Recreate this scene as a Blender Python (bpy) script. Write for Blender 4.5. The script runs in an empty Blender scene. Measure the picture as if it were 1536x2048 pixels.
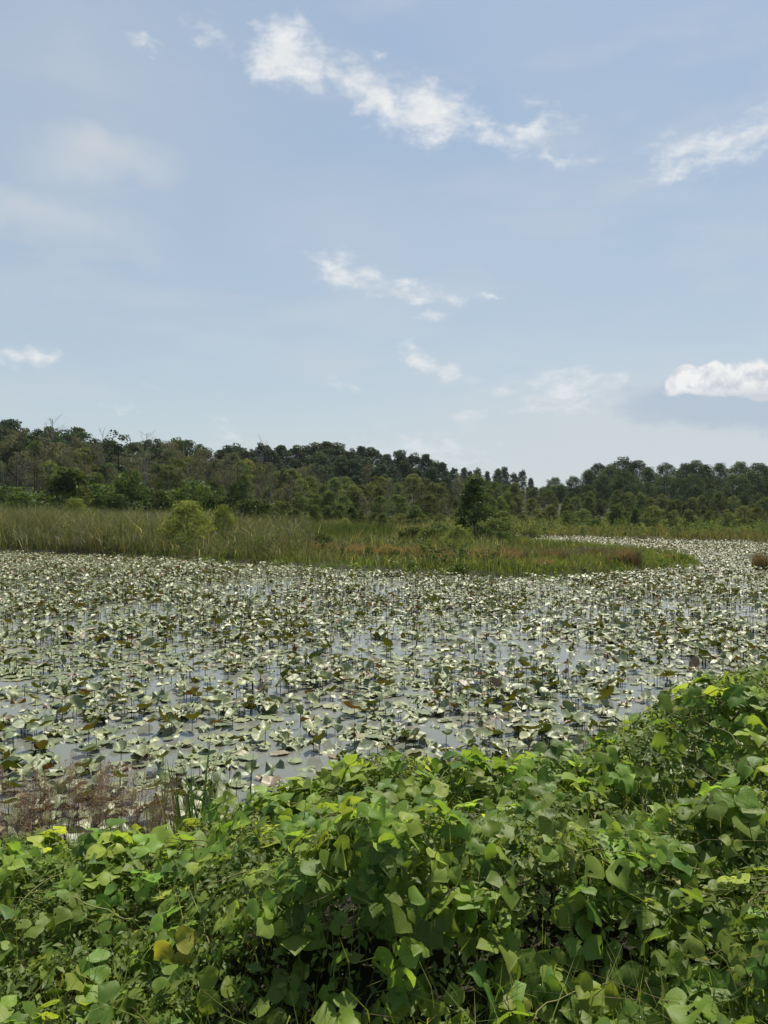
import bpy, math, random
import numpy as np
from mathutils import Vector, Matrix

R = random.Random(7)
rng = np.random.default_rng(11)
sc = bpy.context.scene
C = sc.collection
PX = 1518.0          # focal length in pixels of the 1536 x 2048 photograph
HZ = 1010.0          # pixel row of the horizon
EYE = 3.0            # eye height above the water

# ------------------------------------------------------------------ camera
cam_d = bpy.data.cameras.new("camera")
cam = bpy.data.objects.new("camera", cam_d)
C.objects.link(cam)
cam.location = (0, 0, EYE)
cam.rotation_euler = (math.pi / 2, 0, 0)
cam_d.sensor_fit = 'AUTO'
cam_d.sensor_width = 36.0
cam_d.lens = 36.0 * PX / 2048.0
cam_d.shift_y = -(1024 - HZ) / 2048.0
cam_d.clip_start = 0.05
cam_d.clip_end = 6000
sc.camera = cam

# ------------------------------------------------------------------ light, exposure
SUN_EL, SUN_AZ = math.radians(62), math.radians(24)
SKY_STRENGTH = 0.09
EXPOSURE = 0.5
HAZE = 0.00007
sc.view_settings.view_transform = 'Standard'
sc.view_settings.look = 'None'
sc.view_settings.exposure = EXPOSURE
sc.view_settings.gamma = 1.0
sc.view_settings.use_curve_mapping = False
sun_d = bpy.data.lights.new("sun", 'SUN')
sun_d.energy = 5.0
sun_d.angle = math.radians(0.53)
sun_d.color = (1.0, 0.94, 0.81)
sun = bpy.data.objects.new("sun", sun_d)
C.objects.link(sun)
sv = Vector((math.sin(SUN_AZ) * math.cos(SUN_EL), math.cos(SUN_AZ) * math.cos(SUN_EL), math.sin(SUN_EL)))
sun.rotation_euler = sv.to_track_quat('Z', 'Y').to_euler()
sun.location = (0, 0, 60)

# ------------------------------------------------------------------ node helpers
class NT:
    def __init__(s, tree):
        s.t = tree
        s.n = tree.nodes
        s.l = tree.links
    def new(s, typ, **kw):
        n = s.n.new(typ)
        for k, v in kw.items():
            setattr(n, k, v)
        return n
    def put(s, node, idx, v):
        i = node.inputs[idx]
        if isinstance(v, bpy.types.NodeSocket):
            s.l.new(v, i)
        else:
            i.default_value = v
    def math(s, op, a, b=0.0, c=0.0, clamp=False):
        n = s.new('ShaderNodeMath', operation=op, use_clamp=clamp)
        for i, v in enumerate((a, b, c)):
            s.put(n, i, v)
        return n.outputs[0]
    def vmath(s, op, a, b=(0, 0, 0)):
        n = s.new('ShaderNodeVectorMath', operation=op)
        s.put(n, 0, a)
        if op == 'SCALE':
            s.put(n, 'Scale', b)
        else:
            s.put(n, 1, b)
        return n.outputs['Value' if op in ('LENGTH', 'DOT_PRODUCT', 'DISTANCE') else 'Vector']
    def rng(s, v, a, b, c=0.0, d=1.0, smooth=False):
        n = s.new('ShaderNodeMapRange', interpolation_type='SMOOTHSTEP' if smooth else 'LINEAR')
        n.clamp = True
        for i, x in enumerate((v, a, b, c, d)):
            s.put(n, i, x)
        return n.outputs[0]
    def noise(s, vec, scale, detail=4.0, rough=0.55, out='Fac', dist=0.0):
        n = s.new('ShaderNodeTexNoise')
        if vec is not None:
            s.l.new(vec, n.inputs['Vector'])
        n.inputs['Scale'].default_value = scale
        n.inputs['Detail'].default_value = detail
        n.inputs['Roughness'].default_value = rough
        n.inputs['Distortion'].default_value = dist
        return n.outputs[out]
    def mix(s, f, a, b, blend='MIX'):
        n = s.new('ShaderNodeMix', data_type='RGBA', blend_type=blend)
        s.put(n, 0, f)
        for i, v in ((6, a), (7, b)):
            if not isinstance(v, bpy.types.NodeSocket) and len(v) == 3:
                v = (*v, 1)
            s.put(n, i, v)
        return n.outputs[2]
    def ramp(s, f, stops, interp='LINEAR'):
        n = s.new('ShaderNodeValToRGB')
        cr = n.color_ramp
        cr.interpolation = interp
        while len(cr.elements) < len(stops):
            cr.elements.new(0.5)
        for e, (p, c) in zip(cr.elements, stops):
            e.position = p
            e.color = (*c, 1)
        s.put(n, 0, f)
        return n.outputs[0]

# ------------------------------------------------------------------ sky
world = bpy.data.worlds.new("World")
sc.world = world
world.use_nodes = True
W = NT(world.node_tree)
W.n.clear()
sky = W.new('ShaderNodeTexSky', sky_type='NISHITA')
sky.sun_disc = False
sky.sun_elevation = SUN_EL
sky.sun_rotation = SUN_AZ
sky.air_density = 1.0
sky.dust_density = 1.2
sky.ozone_density = 1.0
tc = W.new('ShaderNodeTexCoord')
D = W.vmath('NORMALIZE', tc.outputs['Generated'])
sep = W.new('ShaderNodeSeparateXYZ')
W.l.new(D, sep.inputs[0])
az = W.math('ARCTAN2', sep.outputs[0], sep.outputs[1])
el = W.math('ARCSINE', sep.outputs[2])
def azel(px, py):
    a = math.atan((px - 768) / PX)
    return a, math.atan((HZ - py) / PX * math.cos(a))
comb = W.new('ShaderNodeCombineXYZ')
W.l.new(az, comb.inputs[0])
W.l.new(el, comb.inputs[1])
AE = comb.outputs[0]
w1 = W.vmath('SUBTRACT', W.noise(D, 22, 5, 0.6, 'Color'), (0.5, 0.5, 0.5))
w2 = W.vmath('SUBTRACT', W.noise(D, 6, 4, 0.6, 'Color'), (0.5, 0.5, 0.5))
P1 = W.vmath('ADD', AE, W.vmath('SCALE', w1, 0.05))
P1 = W.vmath('ADD', P1, W.vmath('SCALE', w2, 0.03))
P2 = W.vmath('ADD', AE, W.vmath('SCALE', w2, 0.16))
def blob(P, px, py, rx, ry, rot, peak):
    m = W.new('ShaderNodeMapping', vector_type='TEXTURE')
    W.l.new(P, m.inputs['Vector'])
    a, e = azel(px, py)
    m.inputs['Location'].default_value = (a, e, 0)
    m.inputs['Rotation'].default_value = (0, 0, math.radians(-rot))
    m.inputs['Scale'].default_value = (rx / PX, ry / PX, 1)
    ln = W.vmath('LENGTH', m.outputs[0])
    return W.rng(ln, 1.75, 0.0, 0.0, peak)
def union(lst):
    out = lst[0]
    for x in lst[1:]:
        out = W.math('MAXIMUM', out, x)
    return out
puffs = [(565, 105, 66, 44, 0, 1.22), (615, 125, 52, 40, 30, 0.95), (675, 155, 62, 22, 28, 0.75), (750, 200, 84, 36, 32, 1.1),
         (850, 228, 105, 44, 5, 1.15), (985, 268, 75, 26, 28, 0.85), (1070, 262, 85, 34, -10, 0.8), (1105, 320, 100, 13, 5, 0.72),
         (1080, 205, 50, 22, 10, 0.55), (415, 70, 80, 28, 25, 0.62), (1450, 278, 150, 40, -6, 0.85), (1370, 335, 95, 32, -5, 0.72),
         (690, 540, 80, 40, 20, 0.9), (830, 585, 140, 20, 10, 0.8), (990, 597, 55, 10, 5, 0.6), (850, 632, 52, 13, 8, 0.72),
         (832, 705, 50, 24, 35, 0.8), (890, 745, 75, 20, 18, 0.78), (75, 712, 38, 26, 20, 0.95), (20, 718, 55, 20, 0, 0.75),
         (284, 82, 34, 14, 0, 0.72), (752, 115, 30, 16, 0, 0.62), (262, 815, 42, 11, 8, 0.72), (305, 786, 30, 7, 0, 0.6),
         (682, 768, 46, 18, 15, 0.65), (1010, 790, 75, 32, 0, 0.62), (1150, 775, 105, 40, 0, 0.82), (1120, 812, 160, 26, 0, 0.66),
         (830, 900, 190, 45, 5, 0.66), (465, 880, 60, 34, 0, 0.6), (940, 840, 60, 40, 0, 0.56)]
F1 = union([blob(P1, *b) for b in puffs])
rotm = W.new('ShaderNodeMapping')
W.l.new(AE, rotm.inputs['Vector'])
rotm.inputs['Rotation'].default_value = (0, 0, math.radians(20))
rotm.inputs['Scale'].default_value = (1.0, 2.1, 1)
nz = W.noise(W.vmath('ADD', rotm.outputs[0], W.vmath('SCALE', w1, 0.02)), 30, 8, 0.60)
A1 = W.rng(W.math('ADD', F1, W.math('MULTIPLY', W.math('SUBTRACT', nz, 0.5), 1.1)), 0.30, 1.05, 0, 0.90, True)
# thin high veil: broad soft patches, drawn out sideways, all round the sky
veil = [(200, 325, 170, 55, -8, 0.95), (60, 430, 230, 48, 4, 0.85), (150, 150, 480, 260, 0, 0.55), (700, 430, 520, 150, 12, 0.40), (1150, 160, 400, 120, 15, 0.28),
        (1260, 880, 420, 120, 0, 0.85), (1150, 900, 700, 110, 0, 0.5), (200, 900, 500, 90, 0, 0.25)]
F2 = union([blob(P2, *b) for b in veil])
strm = W.new('ShaderNodeMapping')
W.l.new(D, strm.inputs['Vector'])
strm.inputs['Scale'].default_value = (3.0, 3.0, 11.0)
n2 = W.noise(strm.outputs[0], 1.6, 6, 0.55)
generic = W.rng(n2, 0.38, 0.80, 0, 0.45, True)
A2 = W.math('MAXIMUM', W.math('MULTIPLY', W.rng(F2, 0.0, 1.0, 0, 0.85, True), W.rng(n2, 0.25, 0.6, 0.6, 1.0)), generic)
# one crisp cumulus low over the far woods and its grey base
cum = [(1358, 770, 26, 26, 0, 1.15), (1372, 752, 24, 20, 0, 1.15), (1405, 764, 32, 26, 0, 1.15), (1425, 747, 30, 22, 0, 1.2), (1462, 758, 34, 30, 0, 1.2), (1490, 744, 30, 20, 0, 1.2), (1525, 758, 40, 34, 0, 1.2), (1570, 764, 50, 34, 0, 1.2), (1450, 784, 120, 13, 4, 1.05), (1530, 792, 60, 12, 0, 1.0)]
vor = W.new('ShaderNodeTexVoronoi', feature='SMOOTH_F1')
W.l.new(W.vmath('ADD', D, W.vmath('SCALE', w1, 0.012)), vor.inputs['Vector'])
vor.inputs['Scale'].default_value = 48
vor.inputs['Smoothness'].default_value = 0.35
vd = vor.outputs['Distance']
P3 = W.vmath('ADD', AE, W.vmath('SCALE', w1, 0.02))
F3 = union([blob(P3, *b) for b in cum])
bil = W.noise(D, 42, 6, 0.6)
A3 = W.rng(W.math('ADD', F3, W.math('ADD', W.math('MULTIPLY', W.math('SUBTRACT', 0.42, vd), 0.12), W.math('MULTIPLY', W.math('SUBTRACT', bil, 0.5), 0.75))), 0.44, 0.68, 0, 0.93, True)
A4 = W.rng(W.math('ADD', blob(P1, 1490, 812, 210, 36, 5, 1.4), W.math('MULTIPLY', W.math('SUBTRACT', nz, 0.5), 0.3)), 0.15, 0.8, 0, 0.75, True)
K = 0.80 / SKY_STRENGTH
def kc(r, g, b):
    return (r * K, g * K, b * K, 1)
hz_mix = W.rng(el, 0.0, 0.60, 0.85, 0.60)
SKYC = W.mix(hz_mix, sky.outputs[0], W.mix(W.rng(el, 0.0, 0.5), kc(0.50, 0.575, 0.605), kc(0.29, 0.40, 0.53)))
col = W.mix(A2, SKYC, kc(0.54, 0.58, 0.62))
col = W.mix(A4, col, kc(0.38, 0.46, 0.56))
col = W.mix(A1, col, W.mix(W.rng(nz, 0.3, 0.7), kc(0.64, 0.67, 0.70), kc(0.80, 0.80, 0.79)))
shade3 = W.math('MAXIMUM', W.rng(W.noise(W.vmath('ADD', D, (0, 0, -0.006)), 42, 6, 0.6), 0.42, 0.60), W.rng(el, azel(1440, 770)[1], azel(1440, 795)[1]))
col = W.mix(A3, col, W.mix(shade3, kc(0.80, 0.80, 0.795), kc(0.54, 0.57, 0.62)))
bg = W.new('ShaderNodeBackground')
W.l.new(col, bg.inputs['Color'])
bg.inputs['Strength'].default_value = SKY_STRENGTH
wo = W.new('ShaderNodeOutputWorld')
W.l.new(bg.outputs[0], wo.inputs['Surface'])

# ------------------------------------------------------------------ mesh helpers
def mesh(name, verts, faces, mat=None, tint=None, uv=None, smooth=False):
    """verts (n,3); faces: (m,3) or (m,4) array, or a list of such arrays; tint: per-vertex float."""
    me = bpy.data.meshes.new(name)
    verts = np.asarray(verts, dtype=np.float32)
    fl = faces if isinstance(faces, list) else [faces]
    fl = [np.asarray(f, dtype=np.int32) for f in fl if len(f)]
    me.vertices.add(len(verts))
    me.vertices.foreach_set("co", verts.ravel())
    loops = np.concatenate([f.ravel() for f in fl])
    tot = np.concatenate([np.full(len(f), f.shape[1], dtype=np.int32) for f in fl])
    start = np.concatenate([[0], np.cumsum(tot)[:-1]]).astype(np.int32)
    me.loops.add(len(loops))
    me.loops.foreach_set("vertex_index", loops)
    me.polygons.add(len(tot))
    me.polygons.foreach_set("loop_start", start)
    me.polygons.foreach_set("loop_total", tot)
    if smooth:
        me.polygons.foreach_set("use_smooth", np.ones(len(tot), dtype=bool))
    if tint is not None:
        a = me.attributes.new("tint", 'FLOAT', 'POINT')
        a.data.foreach_set("value", np.asarray(tint, dtype=np.float32))
    if uv is not None:
        l = me.uv_layers.new(name="UVMap")
        l.data.foreach_set("uv", np.asarray(uv, dtype=np.float32)[loops].ravel())
    me.update(calc_edges=True)
    me.validate()
    if mat is not None:
        me.materials.append(mat)
    return me

def link(name, data, parent=None, loc=None, rot=None, scale=None):
    o = bpy.data.objects.new(name, data)
    C.objects.link(o)
    if parent is not None:
        o.parent = parent
    if loc is not None:
        o.location = loc
    if rot is not None:
        o.rotation_euler = rot
    if scale is not None:
        o.scale = scale
    return o

def tag(o, label=None, cat=None, group=None, kind=None):
    for k, v in (("label", label), ("category", cat), ("group", group), ("kind", kind)):
        if v:
            o[k] = v
    return o

class Geo:
    """collects pieces of geometry that become ONE mesh"""
    def __init__(s):
        s.v, s.t, s.f, s.n = [], [], [], 0
    def add(s, v, f, tint=0.5):
        v = np.asarray(v, dtype=np.float32).reshape(-1, 3)
        f = np.asarray(f, dtype=np.int32)
        s.v.append(v)
        s.t.append(np.broadcast_to(np.asarray(tint, dtype=np.float32), (len(v),)))
        s.f.append(f + s.n)
        s.n += len(v)
    def mesh(s, name, mat, smooth=False):
        three = [f for f in s.f if f.shape[1] == 3]
        four = [f for f in s.f if f.shape[1] == 4]
        fl = ([np.concatenate(three)] if three else []) + ([np.concatenate(four)] if four else [])
        return mesh(name, np.concatenate(s.v), fl, mat, np.concatenate(s.t), smooth=smooth)

def tube(pts, rad, n=4):
    """tapered tube along points"""
    pts = np.asarray(pts, dtype=float)
    rad = np.broadcast_to(np.asarray(rad, dtype=float), (len(pts),))
    d = np.gradient(pts, axis=0)
    d /= np.linalg.norm(d, axis=1)[:, None] + 1e-9
    ref = np.array([0.31, 0.95, 0.05]) if abs(d[0][2]) > 0.7 else np.array([0.05, 0.1, 1.0])
    a = np.cross(d, ref)
    a /= np.linalg.norm(a, axis=1)[:, None] + 1e-9
    b = np.cross(d, a)
    ang = np.arange(n) * 2 * math.pi / n
    ring = a[:, None, :] * np.cos(ang)[None, :, None] + b[:, None, :] * np.sin(ang)[None, :, None]
    v = pts[:, None, :] + ring * rad[:, None, None]
    m = len(pts)
    f = []
    for i in range(m - 1):
        for j in range(n):
            k = (j + 1) % n
            f.append((i * n + j, i * n + k, (i + 1) * n + k, (i + 1) * n + j))
    return v.reshape(-1, 3), np.array(f)

def unit(v):
    return v / (np.linalg.norm(v, axis=-1, keepdims=True) + 1e-9)

def quads(pos, nrm, size, aspect=1.6, roll=None, seed=0):
    """one rhombic leaf-like face per position"""
    r = np.random.default_rng(seed)
    n = len(pos)
    nrm = unit(nrm)
    ref = unit(r.normal(size=(n, 3)))
    a = unit(np.cross(nrm, ref))
    b = np.cross(nrm, a)
    size = np.broadcast_to(size, (n,))[:, None]
    bend = nrm * size * 0.18
    v = np.stack([pos - a * size * aspect * 0.5, pos - b * size * 0.5 + bend, pos + a * size * aspect * 0.5, pos + b * size * 0.5 + bend], axis=1)
    f = np.arange(n * 4).reshape(n, 4)
    f = np.concatenate([f[:, [0, 1, 2]], f[:, [0, 2, 3]]])
    return v.reshape(-1, 3), f

def blades(pos, h, w, lean, seed=0):
    """grass blades: 5 points and 3 triangles each, bent in the direction of lean (n,2)"""
    r = np.random.default_rng(seed)
    n = len(pos)
    ang = r.uniform(0, math.pi, n)
    side = np.stack([np.cos(ang), np.sin(ang), np.zeros(n)], 1) * (np.broadcast_to(w, (n,)) * 0.5)[:, None]
    h = np.broadcast_to(h, (n,))
    L = np.concatenate([lean, np.zeros((n, 1))], 1) * h[:, None]
    up = np.zeros((n, 3))
    up[:, 2] = h
    mid = pos + up * 0.58 + L * 0.30
    tip = pos + up * (1 - 0.25 * np.linalg.norm(lean, axis=1)[:, None].clip(0, 1)) + L
    v = np.stack([pos - side, pos + side, mid + side * 0.8, mid - side * 0.8, tip], 1).reshape(-1, 3)
    i = np.arange(n)[:, None] * 5
    f = np.concatenate([i + [0, 1, 2], i + [0, 2, 3], i + [3, 2, 4]])
    return v, f

def scatter(bv, bf, M, T, tint, btint=None):
    """copies of a base shape: M (n,3,3), T (n,3)"""
    n, k = len(T), len(bv)
    v = np.einsum('nij,kj->nki', M, bv) + T[:, None, :]
    f = (bf[None] + (np.arange(n) * k)[:, None, None]).reshape(-1, bf.shape[1])
    t = np.repeat(tint, k)
    return v.reshape(-1, 3), f, t

def px2w(px, py=None, d=None, z=0.0):
    if d is None:
        d = (EYE - z) * PX / (py - HZ)
    return np.array([(px - 768) / PX * d, d, z])

def proj(x, y, z):
    return 768 + PX * x / y, HZ + PX * (EYE - z) / y

def vnoise(x, y, s, seed=0):
    """smooth value noise in numpy, 0..1"""
    x, y = np.asarray(x, dtype=float) / s, np.asarray(y, dtype=float) / s
    xi, yi = np.floor(x).astype(int), np.floor(y).astype(int)
    fx, fy = x - xi, y - yi
    fx, fy = fx * fx * (3 - 2 * fx), fy * fy * (3 - 2 * fy)
    def h(a, b):
        q = np.sin(a * 127.1 + b * 311.7 + seed * 74.7) * 43758.5453
        return q - np.floor(q)
    return (h(xi, yi) * (1 - fx) + h(xi + 1, yi) * fx) * (1 - fy) + (h(xi, yi + 1) * (1 - fx) + h(xi + 1, yi + 1) * fx) * fy

def fbm(x, y, s, seed=0):
    return 0.5 * vnoise(x, y, s, seed) + 0.3 * vnoise(x, y, s / 2.1, seed + 1) + 0.2 * vnoise(x, y, s / 4.3, seed + 2)

def sstep(a, b, x):
    t = np.clip((np.asarray(x, dtype=float) - a) / (b - a), 0, 1)
    return t * t * (3 - 2 * t)

ORD = "first second third fourth fifth sixth seventh eighth ninth tenth eleventh twelfth thirteenth fourteenth fifteenth sixteenth seventeenth eighteenth nineteenth twentieth".split()
def uniquify(items):
    """items: list of (object, base label, px, depth). Adds a place only where the base label is shared."""
    by = {}
    for it in items:
        by.setdefault(it[1], []).append(it)
    for lab, v in by.items():
        if len(v) == 1:
            v[0][0]["label"] = lab
            continue
        v.sort(key=lambda i: i[2])
        n = len(v)
        for k, it in enumerate(v):
            if k == 0:
                w = "leftmost"
            elif k == n - 1:
                w = "rightmost"
            elif k <= (n - 1) / 2 or n - 1 - k >= len(ORD):
                w = (ORD[k] if k < len(ORD) else ORD[-1]) + " from left"
            else:
                w = ORD[n - 1 - k] + " from right"
            it[0]["label"] = lab + ", " + w

# ------------------------------------------------------------------ materials
def material(name):
    m = bpy.data.materials.new(name)
    m.use_nodes = True
    m.node_tree.nodes.clear()
    return m, NT(m.node_tree)

def leafy(name, stops, trans=0.35, rough=0.5, spec=0.3, jitter=0.10, back=None, tcol=1.6, veins=False, patch=None):
    """two-sided leaf: diffuse and gloss on its face, light coming through it"""
    m, N = material(name)
    at = N.new('ShaderNodeAttribute', attribute_name="tint")
    c = N.ramp(at.outputs['Fac'], stops)
    oi = N.new('ShaderNodeObjectInfo')
    hsv = N.new('ShaderNodeHueSaturation')
    N.l.new(c, hsv.inputs['Color'])
    N.put(hsv, 'Value', N.rng(oi.outputs['Random'], 0, 1, 1 - jitter * 2.2, 1 + jitter * 2.2))
    r2 = N.math('FRACT', N.math('MULTIPLY', oi.outputs['Random'], 17.31))
    N.put(hsv, 'Hue', N.rng(r2, 0, 1, 0.5 - jitter * 0.20, 0.5 + jitter * 0.10))
    c = hsv.outputs[0]
    if patch:
        geo0 = N.new('ShaderNodeNewGeometry')
        nf = N.noise(geo0.outputs['Position'], patch[0], 3, 0.6)
        c = N.mix(N.rng(nf, 0.42, 0.68, 0, patch[2], True), c, patch[1])
    bump = None
    if veins:
        uvn = N.new('ShaderNodeUVMap')
        sp = N.new('ShaderNodeSeparateXYZ')
        N.l.new(uvn.outputs[0], sp.inputs[0])
        au = N.math('ABSOLUTE', sp.outputs[0])
        ph = N.math('SUBTRACT', N.math('MULTIPLY', sp.outputs[1], 7.0), N.math('MULTIPLY', au, 3.2))
        tri = N.math('ABSOLUTE', N.math('SUBTRACT', N.math('FRACT', ph), 0.5))
        vein = N.math('MAXIMUM', N.rng(tri, 0.06, 0.0), N.rng(au, 0.05, 0.0))
        geo1 = N.new('ShaderNodeNewGeometry')
        mott = N.noise(geo1.outputs['Position'], 38, 4, 0.6)
        c = N.mix(N.math('MULTIPLY', vein, 0.24), c, (0.17, 0.21, 0.055))
        c = N.mix(N.rng(mott, 0.46, 0.72, 0, 0.5), c, (0.15, 0.21, 0.03))
        bp = N.new('ShaderNodeBump')
        bp.inputs['Strength'].default_value = 0.15
        bp.inputs['Distance'].default_value = 0.003
        N.l.new(N.math('ADD', tri, N.math('MULTIPLY', mott, 0.5)), bp.inputs['Height'])
        bump = bp.outputs[0]
    face = c
    if back:
        g = N.new('ShaderNodeNewGeometry')
        face = N.mix(g.outputs['Backfacing'], c, N.mix(0.75, c, back))
    p = N.new('ShaderNodeBsdfPrincipled')
    N.l.new(face, p.inputs['Base Color'])
    p.inputs['Roughness'].default_value = rough
    p.inputs['Specular IOR Level'].default_value = spec
    tr = N.new('ShaderNodeBsdfTranslucent')
    N.l.new(N.mix(1.0, c, (tcol * 1.1, tcol, tcol * 0.5), 'MULTIPLY'), tr.inputs['Color'])
    if bump is not None:
        N.l.new(bump, p.inputs['Normal'])
    mx = N.new('ShaderNodeMixShader')
    mx.inputs[0].default_value = trans
    N.l.new(p.outputs[0], mx.inputs[1])
    N.l.new(tr.outputs[0], mx.inputs[2])
    o = N.new('ShaderNodeOutputMaterial')
    N.l.new(mx.outputs[0], o.inputs['Surface'])
    return m

def plain(name, c1, c2, scale=6.0, rough=0.85, stretch=(1, 1, 1), coords='Object'):
    m, N = material(name)
    t = N.new('ShaderNodeTexCoord')
    mp = N.new('ShaderNodeMapping')
    N.l.new(t.outputs[coords], mp.inputs['Vector'])
    mp.inputs['Scale'].default_value = stretch
    nf = N.noise(mp.outputs[0], scale, 5, 0.6)
    p = N.new('ShaderNodeBsdfPrincipled')
    N.l.new(N.mix(N.rng(nf, 0.35, 0.65), c1, c2), p.inputs['Base Color'])
    p.inputs['Roughness'].default_value = rough
    p.inputs['Specular IOR Level'].default_value = 0.2
    b = N.new('ShaderNodeBump')
    b.inputs['Strength'].default_value = 0.5
    N.l.new(nf, b.inputs['Height'])
    N.l.new(b.outputs[0], p.inputs['Normal'])
    o = N.new('ShaderNodeOutputMaterial')
    N.l.new(p.outputs[0], o.inputs['Surface'])
    return m

M_ground = plain("marsh_soil", (0.012, 0.012, 0.007), (0.032, 0.030, 0.015), 2.5)
M_bark = plain("bark", (0.030, 0.026, 0.021), (0.085, 0.075, 0.062), 9, 0.9, (1, 1, 0.25))
M_greybark = plain("weathered_bark", (0.10, 0.092, 0.082), (0.26, 0.245, 0.22), 9, 0.9, (1, 1, 0.25))
M_stalk = plain("lily_stalk_skin", (0.018, 0.015, 0.008), (0.05, 0.042, 0.018), 12, 0.5)
M_dark = leafy("dark_green_foliage", [(0, (0.016, 0.040, 0.014)), (0.6, (0.036, 0.068, 0.022)), (1, (0.078, 0.110, 0.034))], 0.28, 0.6, 0.1, jitter=0.16)
M_ridge = leafy("blue_green_foliage", [(0, (0.018, 0.038, 0.018)), (0.6, (0.036, 0.064, 0.028)), (1, (0.065, 0.098, 0.038))], 0.25, 0.6, 0.1, jitter=0.13)
M_olive = leafy("olive_foliage", [(0, (0.040, 0.068, 0.019)), (0.6, (0.086, 0.118, 0.034)), (1, (0.150, 0.175, 0.052))], 0.32, 0.6, 0.1, jitter=0.16)
M_drab = leafy("withered_foliage", [(0, (0.070, 0.075, 0.050)), (0.6, (0.105, 0.108, 0.072)), (1, (0.12, 0.14, 0.07))], 0.28, 0.7, 0.08, jitter=0.14)
M_willow = leafy("pale_willow_foliage", [(0, (0.085, 0.118, 0.034)), (0.6, (0.145, 0.180, 0.054)), (1, (0.21, 0.245, 0.08))], 0.44, 0.6, 0.1, jitter=0.06)
M_bush = leafy("bush_foliage", [(0, (0.024, 0.045, 0.012)), (0.5, (0.052, 0.086, 0.022)), (1, (0.105, 0.135, 0.038))], 0.30, 0.6, 0.12, jitter=0.14)
M_lone = leafy("glossy_bush_foliage", [(0, (0.028, 0.046, 0.013)), (0.6, (0.060, 0.092, 0.024)), (1, (0.125, 0.165, 0.042))], 0.30, 0.5, 0.2, jitter=0.03)
M_reed = leafy("cattail_blade", [(0, (0.042, 0.060, 0.024)), (0.4, (0.090, 0.112, 0.044)), (0.72, (0.140, 0.145, 0.068)), (0.9, (0.23, 0.215, 0.125)), (1, (0.50, 0.46, 0.35))],
               0.42, jitter=0, patch=(0.16, (0.090, 0.084, 0.050), 0.5))
M_fringe = leafy("fresh_marsh_grass", [(0, (0.062, 0.108, 0.020)), (0.6, (0.112, 0.175, 0.034)), (1, (0.19, 0.24, 0.06))], 0.42, jitter=0, patch=(0.25, (0.085, 0.085, 0.035), 0.6))
M_sedge = leafy("olive_sedge_blade", [(0, (0.048, 0.070, 0.022)), (0.5, (0.100, 0.125, 0.042)), (0.85, (0.19, 0.195, 0.085)), (1, (0.40, 0.37, 0.22))], 0.42, jitter=0, patch=(0.12, (0.095, 0.090, 0.042), 0.5))
M_russet = leafy("russet_sedge_blade", [(0, (0.080, 0.068, 0.042)), (0.6, (0.130, 0.105, 0.066)), (1, (0.21, 0.175, 0.105))], 0.4, jitter=0.08)
M_meadow = leafy("dry_meadow_grass", [(0, (0.060, 0.078, 0.028)), (0.55, (0.110, 0.122, 0.046)), (1, (0.19, 0.18, 0.080))], 0.42, jitter=0, patch=(0.07, (0.11, 0.085, 0.045), 0.6))
M_kudzu = leafy("vine_leaf", [(0, (0.062, 0.130, 0.024)), (0.5, (0.150, 0.250, 0.040)), (0.85, (0.240, 0.340, 0.058)), (1, (0.36, 0.35, 0.06))], 0.48, 0.5, 0.25,
                jitter=0.15, back=(0.10, 0.15, 0.06), tcol=1.7, veins=True)
M_under = leafy("small_weed_leaf", [(0, (0.044, 0.080, 0.016)), (0.5, (0.110, 0.160, 0.032)), (0.85, (0.19, 0.23, 0.055)), (1, (0.34, 0.31, 0.13))], 0.42, 0.5, 0.22, jitter=0)
M_stem = leafy("vine_stem", [(0, (0.10, 0.11, 0.03)), (1, (0.20, 0.18, 0.07))], 0.05, 0.6, 0.2, jitter=0.1)
M_twig = plain("dry_twig", (0.05, 0.035, 0.02), (0.13, 0.095, 0.055), 30, 0.8)
M_purple = leafy("purple_panicle", [(0, (0.12, 0.078, 0.066)), (0.6, (0.21, 0.145, 0.120)), (1, (0.37, 0.30, 0.23))], 0.35, 0.6, 0.2, jitter=0.1)
M_blade = leafy("reed_blade", [(0, (0.030, 0.075, 0.014)), (0.6, (0.065, 0.130, 0.024)), (1, (0.18, 0.21, 0.055))], 0.35, 0.35, 0.4, jitter=0.12)
M_white = plain("white_petal", (0.55, 0.55, 0.50), (0.75, 0.75, 0.70), 30, 0.6)

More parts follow.
